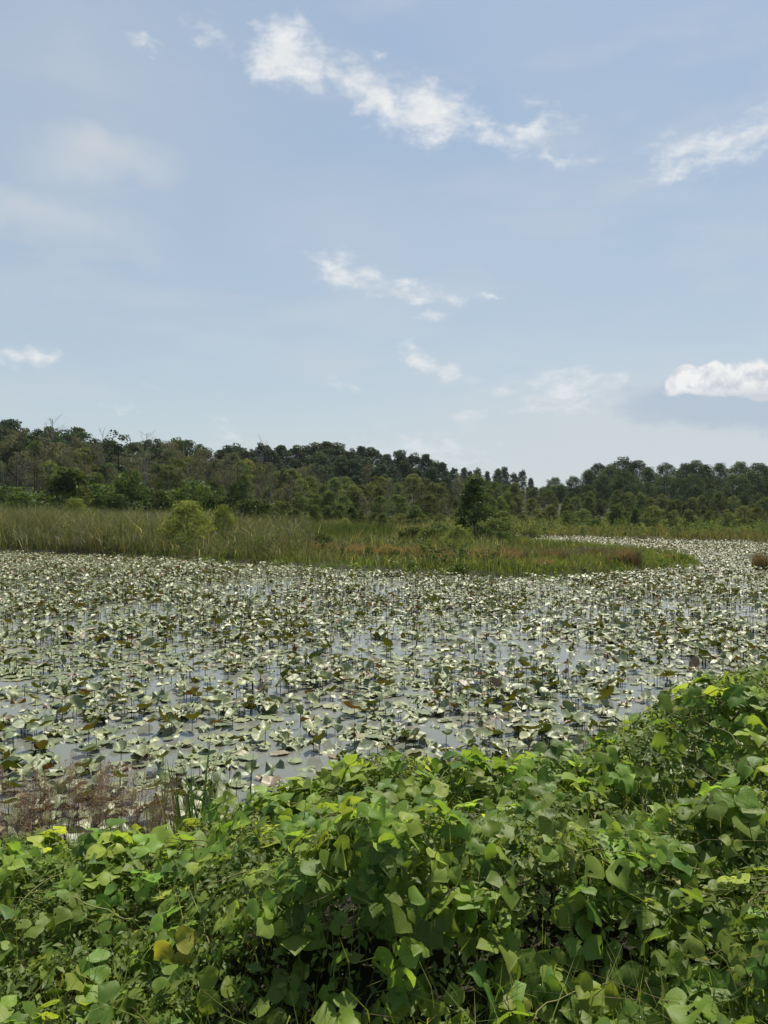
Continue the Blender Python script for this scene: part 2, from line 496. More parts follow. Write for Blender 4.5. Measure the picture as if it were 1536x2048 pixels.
def lily_material():
    m, N = material("pond_lily_leaf")
    at = N.new('ShaderNodeAttribute', attribute_name="tint")
    oi = N.new('ShaderNodeObjectInfo')
    geo = N.new('ShaderNodeNewGeometry')
    mott = N.noise(geo.outputs['Position'], 22, 4, 0.65)
    top = N.ramp(at.outputs['Fac'], [(0, (0.125, 0.165, 0.075)), (0.4, (0.180, 0.222, 0.092)), (0.8, (0.310, 0.330, 0.160)), (0.9, (0.150, 0.110, 0.055)), (1, (0.24, 0.19, 0.115))])
    top = N.mix(N.rng(mott, 0.45, 0.8, 0, 0.5), top, (0.15, 0.14, 0.085))
    under = N.ramp(at.outputs['Fac'], [(0, (0.036, 0.042, 0.009)), (0.6, (0.066, 0.062, 0.014)), (0.85, (0.095, 0.058, 0.018)), (1, (0.07, 0.035, 0.016))])
    c = N.mix(geo.outputs['Backfacing'], top, under)
    p = N.new('ShaderNodeBsdfPrincipled')
    N.l.new(c, p.inputs['Base Color'])
    N.put(p, 'Roughness', N.rng(mott, 0.3, 0.7, 0.42, 0.58))
    N.put(p, 'Specular IOR Level', N.math('SUBTRACT', 0.85, N.math('MULTIPLY', geo.outputs['Backfacing'], 0.75)))
    bp = N.new('ShaderNodeBump')
    bp.inputs['Strength'].default_value = 0.4
    bp.inputs['Distance'].default_value = 0.012
    N.l.new(mott, bp.inputs['Height'])
    N.l.new(bp.outputs[0], p.inputs['Normal'])
    tr = N.new('ShaderNodeBsdfTranslucent')
    N.l.new(N.ramp(at.outputs['Fac'], [(0, (0.070, 0.090, 0.008)), (0.6, (0.13, 0.125, 0.012)), (0.85, (0.13, 0.066, 0.012)), (1, (0.10, 0.05, 0.016))]), tr.inputs['Color'])
    mx = N.new('ShaderNodeMixShader')
    mx.inputs[0].default_value = 0.26
    N.l.new(p.outputs[0], mx.inputs[1])
    N.l.new(tr.outputs[0], mx.inputs[2])
    o = N.new('ShaderNodeOutputMaterial')
    N.l.new(mx.outputs[0], o.inputs['Surface'])
    return m
M_lily = lily_material()

def water_material():
    m, N = material("pond_water")
    g = N.new('ShaderNodeNewGeometry')
    P = g.outputs['Position']
    scum = N.rng(N.math('ADD', N.math('MULTIPLY', N.noise(P, 0.55, 6, 0.65), 0.7), N.math('MULTIPLY', N.noise(P, 5.0, 5, 0.7), 0.4)), 0.57, 0.70, 0, 0.9, True)
    p = N.new('ShaderNodeBsdfPrincipled')
    N.l.new(N.mix(scum, (0.125, 0.132, 0.112), (0.18, 0.175, 0.125)), p.inputs['Base Color'])
    N.put(p, 'Roughness', N.math('ADD', 0.06, N.math('MULTIPLY', scum, 0.38)))
    p.inputs['IOR'].default_value = 1.36
    b = N.new('ShaderNodeBump')
    b.inputs['Strength'].default_value = 0.20
    b.inputs['Distance'].default_value = 0.02
    N.l.new(N.math('ADD', N.noise(P, 3.5, 4, 0.6), N.math('MULTIPLY', scum, N.noise(P, 40, 3, 0.6))), b.inputs['Height'])
    N.l.new(b.outputs[0], p.inputs['Normal'])
    o = N.new('ShaderNodeOutputMaterial')
    N.l.new(p.outputs[0], o.inputs['Surface'])
    return m
M_water = water_material()

# ------------------------------------------------------------------ terrain and water
SHORE = [(-1600, 1099), (-400, 1101), (0, 1106), (200, 1113), (400, 1123), (560, 1133), (700, 1143), (850, 1151), (1000, 1157), (1150, 1154),
         (1250, 1147), (1350, 1139), (1418, 1130), (1400, 1121), (1300, 1108), (1200, 1098), (1100, 1091), (1040, 1082), (1015, 1073),
         (1150, 1075), (1300, 1080), (1420, 1083), (1536, 1087), (1900, 1095), (3200, 1112)]
poly = [px2w(a, b)[:2] for a, b in SHORE] + [np.array([900.0, 60.0]), np.array([2500.0, 2600.0]), np.array([-2500.0, 2600.0]), np.array([-900.0, 60.0])]
poly = np.array(poly)
def poly_sd(x, y):
    """signed distance to the far land's outline, positive on land"""
    x, y = np.asarray(x, dtype=float), np.asarray(y, dtype=float)
    inside = np.zeros(x.shape, bool)
    dist = np.full(x.shape, 1e9)
    n = len(poly)
    for i in range(n):
        x0, y0 = poly[i]
        x1, y1 = poly[(i + 1) % n]
        cross = ((y0 > y) != (y1 > y)) & (x < (x1 - x0) * (y - y0) / ((y1 - y0) if y1 != y0 else 1e-9) + x0)
        inside ^= cross
        dx, dy = x1 - x0, y1 - y0
        t = np.clip(((x - x0) * dx + (y - y0) * dy) / (dx * dx + dy * dy), 0, 1)
        dist = np.minimum(dist, np.hypot(x - x0 - t * dx, y - y0 - t * dy))
    return np.where(inside, dist, -dist)

def bank_edge(x):
    return 5.9 + 0.25 * np.asarray(x, dtype=float) * (np.abs(x) < 4) + 0.0
def terrain(x, y):
    x, y = np.asarray(x, dtype=float), np.asarray(y, dtype=float)
    far = sstep(-0.8, 1.2, poly_sd(x, y))
    e = 5.9 + 0.2 * np.clip(x, -4, 6)
    lvl = np.interp(x, [-6, -2.2, 0, 2.2, 6], [0.75, 0.75, 1.0, 1.35, 1.4])
    near = lvl * sstep(0.0, 2.6, e - y)
    near = near + (1.4 - lvl) * sstep(2.2, 0.6, y) * (lvl < 1.4)
    hills = 7.5 * sstep(165, 300, y) + 6 * sstep(280, 520, y) + 5 * sstep(500, 1800, y)
    left = 3.0 * sstep(20, -70, x) * sstep(140, 215, y)
    und = 0.35 * (fbm(x, y, 9, 3) - 0.5) * far * sstep(40, 90, y)
    return -0.45 + far * (0.62 + hills + left + und) + np.where(e - y > -1.5, sstep(-1.5, 0.0, e - y) * 0.45 + near, 0)

ang = np.linspace(0, 2 * math.pi, 361)[:-1]
ang = np.concatenate([np.linspace(-0.62, 0.62, 260), np.linspace(0.62, 2 * math.pi - 0.62, 60)[1:-1]])
rad = np.concatenate([np.linspace(0.4, 8, 40), np.geomspace(8.3, 130, 130), np.geomspace(135, 2400, 40)])
A, Rr = np.meshgrid(ang, rad)
gx, gy = np.sin(A) * Rr, np.cos(A) * Rr
gz = terrain(gx.ravel(), gy.ravel())
V = np.stack([gx.ravel(), gy.ravel(), gz], 1)
na, nr = len(ang), len(rad)
ii, jj = np.meshgrid(np.arange(nr - 1), np.arange(na), indexing='ij')
q = np.stack([ii * na + jj, ii * na + (jj + 1) % na, (ii + 1) * na + (jj + 1) % na, (ii + 1) * na + jj], -1).reshape(-1, 4)[:, ::-1]
V = np.concatenate([V, [[0, 0, float(terrain(0, 0))]]])
cap = np.stack([np.full(na, len(V) - 1), np.arange(na), (np.arange(na) + 1) % na], 1)[:, ::-1]
tag(link("ground", mesh("ground", V, [q, cap], M_ground, smooth=True)), kind="structure")
wv = [(-260, 1.5, 0), (260, 1.5, 0), (260, 150, 0), (-260, 150, 0)]
tag(link("water", mesh("water", wv, np.array([[0, 1, 2, 3]]), M_water)), kind="structure")

# ------------------------------------------------------------------ trees: crowns of many leaf-sized faces, trunks with limbs
def crown_mesh(name, mat, seed, clumps=46, per=58, prof=None, z0=0.25, wid=0.27, leaf=0.022, clump=0.10, airy=0.0, aspect=1.5, fill=0):
    """crown of a tree 1 unit tall"""
    r = np.random.default_rng(seed)
    prof = prof or [(0, 0.45), (0.25, 0.9), (0.5, 1.0), (0.75, 0.78), (1, 0.22)]
    pz, pr = zip(*prof)
    P, Nn, T = [], [], []
    for k in range(clumps):
        t = r.uniform(0, 1) ** 0.9
        a = r.uniform(0, 2 * math.pi)
        rr = np.interp(t, pz, pr) * wid * math.sqrt(r.uniform(0.12, 1)) * r.uniform(0.65, 1.2)
        c = np.array([math.cos(a) * rr, math.sin(a) * rr, z0 + (0.97 - z0) * t])
        cr = clump * r.uniform(0.55, 1.25)
        n = int(per * r.uniform(0.6, 1.4) * (cr / clump) ** 1.5)
        u = unit(r.normal(size=(n, 3)) + [0, 0, 0.25])
        rad_ = cr * r.uniform(0.2, 1, size=(n, 1)) ** (0.45 + airy)
        p = c + u * rad_ * [1, 1, 0.78]
        P.append(p)
        Nn.append(u * 0.7 + [0, 0, 0.25] + r.normal(size=(n, 3)) * 0.7)
        T.append(np.clip(r.normal(0.5, 0.17) + r.normal(0, 0.13, n), 0, 1))
    if fill:
        t = r.uniform(0, 0.93, fill)
        a = r.uniform(0, 6.28, fill)
        q_ = np.interp(t, pz, pr) * wid * np.sqrt(r.uniform(0, 1, fill)) * (1 + 0.12 * np.sin(a * 3 + seed) + 0.1 * np.sin(a * 5 + t * 9))
        P.append(np.stack([np.cos(a) * q_, np.sin(a) * q_, z0 + (0.97 - z0) * t], 1))
        Nn.append(r.normal(size=(fill, 3)) + [0, 0, 0.6])
        T.append(np.clip(r.normal(0.45, 0.2, fill), 0, 1))
    P, Nn, T = np.concatenate(P), np.concatenate(Nn), np.concatenate(T)
    P[:, 2] = np.clip(P[:, 2], 0.02, 1.02)
    v, f = quads(P, Nn, r.uniform(0.6, 1.3, len(P)) * leaf, aspect, seed=seed)
    return mesh(name, v, f, mat, np.repeat(T, 4))

def branching(seed, top=0.96, limbs=16, spread=0.22, r0=0.016, twig=3, z0=0.3, up=0.6):
    """trunk and limbs of a tree 1 unit tall; returns Geo for wood and the twig ends"""
    r = np.random.default_rng(seed)
    g = Geo()
    bend = r.normal(0, 0.015, 2)
    ts = np.linspace(-0.02, top, 7)
    pts = np.stack([bend[0] * np.sin(ts * 3), bend[1] * np.sin(ts * 2.4), ts], 1)
    rads = r0 * (1 - 0.86 * np.clip(ts, 0, 1))
    g.add(*tube(pts, rads, 6))
    ends = []
    for k in range(limbs):
        t = z0 + (top - z0) * (k + r.uniform(0, 1)) / limbs
        base = np.array([np.interp(t, ts, pts[:, 0]), np.interp(t, ts, pts[:, 1]), t])
        a = r.uniform(0, 2 * math.pi)
        L = spread * r.uniform(0.5, 1.1) * (1.15 - 0.75 * (t - z0) / (1 - z0))
        d = np.array([math.cos(a), math.sin(a), up * r.uniform(0.3, 1.5)])
        d /= np.linalg.norm(d)
        e = base + d * L
        m = base + d * L * 0.55 + [0, 0, -0.01]
        rr = r0 * 0.36 * (1.1 - t * 0.7)
        g.add(*tube([base, m, e], [rr, rr * 0.6, rr * 0.18], 4))
        for q_ in range(twig):
            s = base + (e - base) * r.uniform(0.35, 0.95)
            d2 = unit(d + r.normal(size=3) * 0.6 + [0, 0, 0.25])
            e2 = s + d2 * L * r.uniform(0.3, 0.6)
            g.add(*tube([s, e2], [rr * 0.42, rr * 0.12], 3))
            ends.append(e2)
        ends.append(e)
    return g, np.array(ends)

TRUNKS = []
for s in range(4):
    g, _ = branching(40 + s, top=0.8, limbs=9, spread=0.2, r0=0.015, twig=1, z0=0.25)
    TRUNKS.append(g.mesh("trunk", M_bark))
round_prof = [(0, 0.7), (0.3, 0.97), (0.6, 0.95), (0.85, 0.62), (1, 0.2)]
tall_prof = [(0, 0.75), (0.3, 0.95), (0.6, 0.8), (0.85, 0.55), (1, 0.28)]
CR_DARK = [crown_mesh("crown", M_dark, 100 + i, 74, 84, round_prof if i % 2 else tall_prof, 0.05, 0.27 + 0.04 * (i % 3), 0.021, 0.088, fill=2600) for i in range(6)]
CR_HILL = [crown_mesh("crown", M_dark, 110 + i, 95, 78, round_prof, 0.03, 0.36 + 0.05 * (i % 3), 0.019, 0.10, fill=3600) for i in range(5)]
CR_RIDGE = [crown_mesh("crown", M_ridge, 120 + i, 72, 84, tall_prof if i % 4 else round_prof, 0.08, 0.23 + 0.03 * (i % 3), 0.020, 0.075, fill=2600) for i in range(5)]
CR_OLIVE = [crown_mesh("crown", M_olive, 140 + i, 56, 76, round_prof, 0.03, 0.27 + 0.07 * (i % 3), 0.023, 0.095, 0.2, fill=1500) for i in range(6)]
CR_BUSH = [crown_mesh("crown", M_bush, 160 + i, 46, 64, [(0, 0.85), (0.4, 1.0), (0.75, 0.8), (1, 0.4)], 0.06, 0.62, 0.046, 0.22) for i in range(5)]
CR_WIL = [crown_mesh("crown", M_willow, 180 + i, 60, 60, [(0, 0.9), (0.3, 1.0), (0.6, 0.75), (0.85, 0.4), (1, 0.12)], 0.02, 0.66, 0.015, 0.22, 0.9, 6.0, fill=2200) for i in range(2)]
DRAB = []
for i in range(6):
    g, ends = branching(200 + i, top=0.97, limbs=24, spread=0.19, r0=0.017, twig=4, z0=0.28, up=0.45)
    r = np.random.default_rng(300 + i)
    idx = r.integers(0, len(ends), 1500)
    pos = ends[idx] + r.normal(0, 0.026, (1500, 3))
    pos[:, 2] = np.clip(pos[:, 2], 0.28, 1.0)
    v, f = quads(pos, r.normal(size=(1500, 3)) + [0, 0, 0.6], r.uniform(0.008, 0.017, 1500), 1.7, seed=i)
    DRAB.append((g.mesh("trunk", M_greybark if i % 2 == 0 else M_bark), mesh("crown", v, f, M_drab, np.repeat(np.clip(r.normal(0.5, 0.22, 1500), 0, 1), 4))))
BARE = []
for i in range(3):
    g, ends = branching(230 + i, top=0.98, limbs=16, spread=0.26 if i != 1 else 0.2, r0=0.013, twig=5, z0=0.5, up=0.9)
    BARE.append(g.mesh("trunk", M_greybark))

tree_items = []
SECT = [(-200, 105, "behind the feathery dark bush"), (105, 235, "beside the tall bare snags"), (235, 345, "above the dense green thicket"), (345, 470, "above the pale willow bush"),
        (470, 590, "above the slim bright sapling"), (590, 720, "at the dark ridge's start"), (720, 850, "over the russet grass"), (850, 990, "behind the lone dark bush"),
        (990, 1085, "beside the notch in the skyline"), (1085, 1190, "where the far hill begins"), (1190, 1330, "over the far lily channel"), (1330, 1440, "over the shore bushes"), (1440, 1800, "at the hill's outer end")]
def where(px):
    for a, b, s in SECT:
        if a <= px < b:
            return s
    return ""
def place_tree(kind, crown, trunk, px, d, top, look, cat, group, sx=1.0, base=None):
    x = (px - 768) / PX * d
    z0 = float(terrain(x, d)) if base is None else base
    ztop = EYE + (HZ - top) / PX * d
    H = max(ztop - z0, 1.2)
    e = link(kind, None, None, (x, d, z0 - 0.05), (0, 0, R.uniform(0, 6.28)), (H * sx, H * sx, H))
    tag(e, None, cat, group)
    if crown is not None:
        link("crown", crown, e)
    if trunk is not None:
        link("trunk", trunk, e)
    tree_items.append((e, look + " " + where(px), px, d))
    return e

SKYL = ([-80, 0, 40, 100, 150, 190, 240, 290, 340, 380, 420, 500, 560, 620, 700, 760, 820, 880, 900, 930, 1000, 1040, 1062, 1075],
        [838, 842, 852, 850, 856, 872, 890, 878, 874, 886, 896, 888, 892, 880, 890, 896, 904, 922, 938, 932, 934, 938, 955, 975])
SKYR = ([1080, 1100, 1125, 1160, 1200, 1250, 1300, 1350, 1430, 1500, 1650], [968, 950, 944, 934, 926, 917, 926, 922, 917, 920, 922])
def ridge(px0, px1, step, d0, d1, curve, drop, jit, crowns, kind, look, group, sx=(0.9, 1.15)):
    px = px0
    while px < px1:
        d = R.uniform(d0, d1)
        top = np.interp(px, *curve) + drop + R.uniform(-0.35, 1.0) * jit
        place_tree(kind, R.choice(crowns), R.choice(TRUNKS), px, d, top, look, "tree", group, R.uniform(*sx))
        px += step * R.uniform(0.65, 1.3)
# skyline and the slopes under it
ridge(-50, 470, 30, 205, 235, SKYL, 0, 14, CR_DARK, "broadleaf_tree", "dark green woodland tree on the skyline", "trees of the wooded skyline")
ridge(-50, 480, 34, 185, 200, SKYL, 28, 22, CR_DARK, "broadleaf_tree", "dark woodland tree below the skyline", "trees below the skyline")
ridge(455, 905, 23, 262, 300, SKYL, 0, 12, CR_RIDGE, "ridge_tree", "ridge tree on the skyline", "trees of the dark ridge", (1.0, 1.35))
ridge(460, 915, 25, 235, 258, SKYL, 24, 14, CR_RIDGE, "ridge_tree", "tree under the ridge top", "trees of the dark ridge slope", (1.1, 1.4))
ridge(480, 930, 27, 205, 230, SKYL, 48, 16, CR_RIDGE, "ridge_tree", "tree low on the ridge slope", "trees low on the dark ridge", (1.1, 1.4))
ridge(895, 1072, 17, 350, 400, SKYL, 0, 9, CR_RIDGE, "ridge_tree", "small far-off tree on the skyline", "far trees before the notch", (0.9, 1.15))
ridge(895, 1085, 20, 270, 300, SKYL, 26, 12, CR_DARK, "broadleaf_tree", "mid-green tree below the far skyline", "trees below the far skyline", (1.0, 1.25))
NOTCH = ([880, 1000, 1060, 1090, 1130, 1200], [962, 960, 976, 980, 968, 960])
ridge(885, 1190, 14, 240, 300, NOTCH, 2, 8, CR_HILL, "valley_tree", "dark tree in the valley behind", "trees in the valley before the hill", (0.9, 1.2))
ridge(890, 1190, 18, 200, 235, NOTCH, 20, 12, CR_HILL, "valley_tree", "green tree low in the valley", "trees low in the valley", (0.9, 1.2))
ridge(1088, 1590, 30, 235, 265, SKYR, 0, 13, CR_HILL, "hill_tree", "dark hill tree on the skyline", "trees on the far hill", (0.95, 1.2))
ridge(1100, 1590, 29, 212, 232, SKYR, 24, 16, CR_HILL, "hill_tree", "dark tree on the upper hillside", "trees on the upper hillside", (0.95, 1.25))
ridge(1110, 1590, 31, 192, 208, SKYR, 50, 18, CR_HILL, "hill_tree", "dark tree on the lower hillside", "trees on the lower hillside", (1.0, 1.3))
ridge(1140, 1590, 40, 172, 188, SKYR, 78, 16, CR_HILL, "hill_tree", "dark green tree at the hill foot", "trees at the hill foot", (1.05, 1.4))
# grey, half-withered swamp wood
SWT = ([-40, 60, 150, 260, 340, 420, 500, 560, 640, 720], [880, 868, 885, 905, 890, 905, 918, 935, 940, 965])
for row, (d0, d1, dr, st) in enumerate([(165, 182, -4, 17), (145, 162, 16, 19), (126, 142, 36, 24)]):
    px = -40
    while px < 690:
        top = np.interp(px, *SWT) + dr + R.uniform(-10, 20)
        tr, cr = R.choice(DRAB)
        look = ["grey-brown withered tree, back row,", "grey-brown withered tree, middle row,", "grey-brown withered tree, front row,"][row]
        if R.random() < 0.34:
            place_tree("swamp_tree", R.choice(CR_OLIVE + CR_DARK[:2]), R.choice(TRUNKS), px, R.uniform(d0, d1), top + 10, "olive leafy swamp tree " + ["far back", "midway", "in front"][row], "tree", "leafy swamp trees", R.uniform(0.8, 1.1))
        else:
            place_tree("withered_tree", cr, tr, px, R.uniform(d0, d1), top, look, "dead tree", "withered swamp trees", R.uniform(0.9, 1.25))
        px += st * R.uniform(0.6, 1.4)
# tall bare snags that stand out above the wood
for px, d, top, i, sx, lab in [(212, 150, 858, 1, 0.9, "tallest bare grey snag above the swamp wood"), (105, 200, 834, 0, 1.35, "bare grey spreading crown on the skyline"),
                               (293, 160, 862, 0, 1.0, "bare forked snag over the green thicket"), (38, 140, 905, 1, 0.6, "pale leaning snag among the withered trees"),
                               (525, 190, 878, 2, 0.8, "thin bare snag before the dark ridge"), (655, 140, 950, 1, 0.7, "dark bare snag under the tall ridge"),
                               (850, 125, 985, 1, 0.6, "short bare snag beside the lone bush")]:
    e = place_tree("bare_snag", None, BARE[i], px, d, top, "", "dead tree", "bare snags", sx)
    tree_items.pop()
    e["label"] = lab
e = place_tree("tall_thin_tree", crown_mesh("crown", M_dark, 512, 26, 40, [(0, 0.3), (0.4, 0.8), (0.7, 1), (1, 0.4)], 0.45, 0.15, 0.02, 0.06, 0.3), TRUNKS[1], 236, 155, 857, "", "tree", None)
tree_items.pop()
e["label"] = "tall thin leafy tree beside the tallest bare snag"
SNAG = []
for i in range(4):
    g, ends = branching(260 + i, top=0.98, limbs=9, spread=0.15, r0=0.0145, twig=3, z0=0.5, up=0.8)
    SNAG.append(g.mesh("trunk", M_greybark if i % 2 else M_bark))
px = 10
while px < 760:
    j = R.randrange(4)
    place_tree("dead_tree", None, SNAG[j], px, R.uniform(112, 124), np.interp(px, *SWT) + R.uniform(8, 55), ("pale" if j % 2 else "dark") + " slim dead trunk before the withered wood", "dead tree", "slim dead trunks", R.uniform(0.8, 1.2))
    px += R.uniform(14, 46)
# olive swamp trees in the middle and towards the far channel
OLT = ([560, 640, 720, 800, 900, 1000, 1060, 1150, 1250, 1400, 1560], [955, 945, 950, 958, 955, 962, 988, 985, 985, 985, 990])
for row, (d0, d1, dr, st, txt) in enumerate([(165, 190, -6, 26, "back row,"), (132, 155, 14, 26, "middle row,"), (108, 126, 34, 30, "front row,")]):
    px = 560 + row * 20
    while px < 1570:
        top = np.interp(px, *OLT) + dr + R.uniform(-10, 16)
        if px > 1180:
            top += 10
        if R.random() < 0.2 and px < 1050:
            tr, cr = R.choice(DRAB)
            place_tree("withered_tree", cr, tr, px, R.uniform(d0, d1), top - 8, "grey tree among olive trees, " + txt, "dead tree", "withered swamp trees", R.uniform(0.8, 1.2))
        else:
            place_tree("swamp_tree", R.choice(CR_OLIVE), R.choice(TRUNKS), px, R.uniform(d0, d1), top, "olive swamp tree, " + txt, "tree", "olive swamp trees", R.uniform(0.9, 1.3))
        px += st * R.uniform(0.6, 1.5)
# saplings and low bushes along the meadow's back edge
px = 480
while px < 1570:
    d = R.uniform(78, 100)
    place_tree("sapling", R.choice(CR_OLIVE), R.choice(TRUNKS), px, d, R.uniform(1008, 1030), "yellow-olive sapling on the meadow edge", "sapling", "saplings on the meadow edge", R.uniform(1.0, 1.6))
    px += R.uniform(16, 40)
# green thicket behind the cattails
px = -60
while px < 560:
    d = R.uniform(92, 118)
    place_tree("thicket_bush", R.choice(CR_BUSH), None, px, d, np.interp(px, [0, 90, 200, 300, 400, 550], [975, 985, 972, 978, 985, 1005]) + R.uniform(-6, 16), "green bush behind the cattails", "bush", "thicket bushes behind the cattails", R.uniform(0.8, 1.3))
    px += R.uniform(22, 44)
def special(kind, crown, trunk, px, d, top, lab, cat, sx, base=None, group=None):
    e = place_tree(kind, crown, trunk, px, d, top, "", cat, group, sx, base)
    tree_items.pop()
    e["label"] = lab
    return e
special("dark_bush", crown_mesh("crown", M_bush, 601, 60, 80, [(0, 1), (0.35, 0.9), (0.7, 0.55), (1, 0.2)], 0.04, 0.55, 0.03, 0.15, 0.2, 2.6), TRUNKS[0], 140, 88, 936, "feathery dark green bush, tallest above the cattails", "bush", 1.0)
special("green_bush", CR_BUSH[2], None, 45, 84, 985, "rounded olive bush next to the feathery dark bush", "bush", 1.2)
special("green_bush", CR_WIL[0], None, 150, 78, 998, "small bright green bush low among the cattails", "bush", 0.9)
special("green_bush", CR_BUSH[0], None, 255, 96, 945, "upright bright green bush in the thicket", "bush", 0.6)
special("green_bush", CR_BUSH[3], None, 385, 98, 964, "dark rounded bush above the pale willow bush", "bush", 0.9)
special("green_bush", CR_BUSH[1], None, 505, 76, 1000, "dark low bush at the end of the thicket", "bush", 1.3)
special("slim_sapling", CR_OLIVE[1], TRUNKS[2], 484, 100, 948, "slim bright sapling standing clear before the withered wood", "sapling", 0.75)
special("willow_bush", CR_WIL[0], TRUNKS[1], 375, 47, 1003, "larger pale yellow-green willow bush among the cattails", "bush", 1.05)
special("willow_bush", CR_WIL[1], TRUNKS[3], 447, 49, 1010, "smaller pale willow bush at the bigger one's side", "bush", 0.7)
lone = crown_mesh("crown", M_lone, 640, 105, 70, [(0, 0.8), (0.2, 1.0), (0.5, 0.85), (0.75, 0.62), (0.9, 0.35), (1, 0.12)], 0.02, 0.37, 0.019, 0.085, 0.35, 1.9, fill=900)
special("lone_bush", lone, TRUNKS[0], 950, 50, 952, "lone tall dark bush standing on the marsh point", "bush", 1.0)
special("lone_bush", CR_BUSH[4], None, 1005, 47, 1064, "low glinting bush at the lone bush's foot", "bush", 1.0)
for px, d, top, lab in [(860, 44, 1056, "olive weedy bush beside the lone dark bush"), (915, 42, 1050, "yellow-green weedy bush before the lone dark bush"), (820, 48, 1054, "grey-green weedy bush over the russet sedge"),
                        (1000, 56, 1042, "small leafy bush behind the lone dark bush")]:
    special("weedy_bush", R.choice(CR_WIL if "yellow" in lab else CR_BUSH), None, px, d, top, lab, "bush", 1.1)
for px, d, top, lab in [(540, 52, 1062, "small green shrub where the cattails thin out"), (600, 70, 1040, "low shrub among the dark rushes"), (690, 80, 1036, "yellow-green low shrub behind the rushes"), (760, 62, 1052, "dark low shrub in the middle of the marsh"),
                        (470, 60, 1040, "leafy shrub at the smaller willow's side"), (225, 66, 1032, "yellowish shrub in the cattails"), (880, 60, 1046, "rounded shrub over the weedy bushes"), (1060, 66, 1058, "low dark weed patch behind the marsh point"), (640, 44, 1082, "low weed patch before the rushes"), (1080, 90, 1036, "olive shrub beyond the far channel"), (1190, 84, 1040, "lone dark shrub on the far shore"), (1290, 86, 1040, "pale olive shrub on the far shore")]:
    special("marsh_shrub", R.choice(CR_WIL if "yellow" in lab else CR_BUSH), None, px, d, top, lab, "shrub", R.uniform(0.8, 1.3), group="shrubs scattered in the marsh")
for px, d, top, lab in [(1415, 92, 1040, "grey-green shore bush, first of the far row"), (1460, 90, 1036, "grey-green shore bush, middle of the far row"), (1505, 88, 1040, "grey-green shore bush, last of the far row"), (1380, 95, 1044, "dark small shore bush ahead of the far row")]:
    special("shore_bush", R.choice(CR_BUSH), None, px, d, top, lab, "bush", 1.2, group="bushes on the far shore")
uniquify(tree_items)

# ------------------------------------------------------------------ marsh plants that nobody could count
def marsh_points(n, px0, px1, dmax, inset=0.3, screen=0.6, dmin=28):
    """random points on the far land seen between two picture columns"""
    out = []
    tot = 0
    while tot < n:
        m = n * 2
        px = rng.uniform(px0, px1, m)
        d = np.where(rng.random(m) < screen, 1 / rng.uniform(1 / dmax, 1 / dmin, m), np.sqrt(rng.uniform(dmin ** 2, dmax ** 2, m)))
        x = (px - 768) / PX * d
        sd = poly_sd(x, d)
        ok = sd > inset
        out.append(np.stack([x, d, sd, px], 1)[ok])
        tot += int(ok.sum())
    return np.concatenate(out)[:n]
def field(name, mat, pts, hfun, wfun, lean, tfun, label, seed, tuft=14):
    n = len(pts)
    cen = pts[rng.integers(0, n, max(1, n // tuft))]
    pick = rng.integers(0, len(cen), n)
    loose = rng.random(n) < 0.35
    cp = cen[pick] + np.concatenate([rng.normal(0, 0.22, (n, 2)), np.zeros((n, 2))], 1)
    pts = np.where(loose[:, None], pts, cp)
    hk = np.where(loose, 1.0, rng.uniform(0.72, 1.28, len(cen))[pick])
    tk = np.where(loose, 0.0, rng.normal(0, 0.16, len(cen))[pick])
    x, y, sd, px = pts.T
    pos = np.stack([x, y, terrain(x, y) - 0.03], 1)
    h, w = hfun(x, y, sd, px) * hk, wfun(x, y)
    v, f = blades(pos, h, w, rng.normal(0, lean, (len(x), 2)), seed)
    t = np.repeat(np.clip(tfun(x, y, sd, px) + tk, 0, 1), 5)
    o = link(name, mesh(name, v, f, mat, t))
    tag(o, label, name.split("_")[-1], None, "stuff")
    return o
n_ = lambda m, s: (lambda x, y, sd, px: rng.normal(m, s, len(x)))
wid_ = lambda k: (lambda x, y: np.clip(y * k, 0.012, 0.09) * rng.uniform(0.6, 1.3, len(x)))
p = marsh_points(100000, -60, 640, 110)
p = p[(p[:, 2] > 0.9) & (rng.random(len(p)) < np.interp(p[:, 3], [450, 640], [1, 0.1]))]
field("cattail_reeds", M_reed, p, lambda x, y, sd, px: (1.0 + 1.1 * sstep(0.5, 5, sd)) * rng.uniform(0.7, 1.2, len(x)) * (0.85 + 0.35 * fbm(x, y, 7, 5)) * np.interp(px, [0, 350, 640], [1.18, 0.98, 0.72]) * (1 - 0.45 * np.exp(-((px - 400) / 75) ** 2) * (y < 49)), wid_(0.00062),
      0.42, n_(0.31, 0.30), "olive and tan cattail reeds spread over the marsh", 1)
p = marsh_points(70000, 430, 1120, 125)
p = p[(p[:, 2] > 1.2) & ((p[:, 3] < 1000) | (p[:, 1] > 70))]
field("marsh_sedge", M_sedge, p, lambda x, y, sd, px: (0.55 + 0.55 * sstep(1, 9, sd)) * rng.uniform(0.6, 1.25, len(x)) * (0.7 + 0.6 * fbm(x, y, 5, 6)), wid_(0.00058), 0.34, n_(0.45, 0.27),
      "olive sedge covering the middle of the marsh", 2)
p = marsh_points(9000, 520, 790, 75, dmin=45)
field("dark_rushes", M_bush, p, lambda x, y, sd, px: rng.uniform(1.0, 1.6, len(x)) * np.where(fbm(x, y, 9, 8) > 0.48, 1, 0.5), wid_(0.0007), 0.12, n_(0.45, 0.2), "band of dark green rushes behind the russet grass", 3)
p = marsh_points(60000, 150, 1430, 62, inset=-0.4, screen=0.3)
lim = np.interp(p[:, 3], [150, 400, 800, 1000, 1200, 1430], [0.5, 1.2, 2.4, 3.2, 4, 3])
p = p[(p[:, 2] < lim * rng.uniform(0.3, 1.2, len(p))) & (p[:, 2] > 1.6 * (fbm(p[:, 0], p[:, 1], 2.2, 61) - 0.55))]
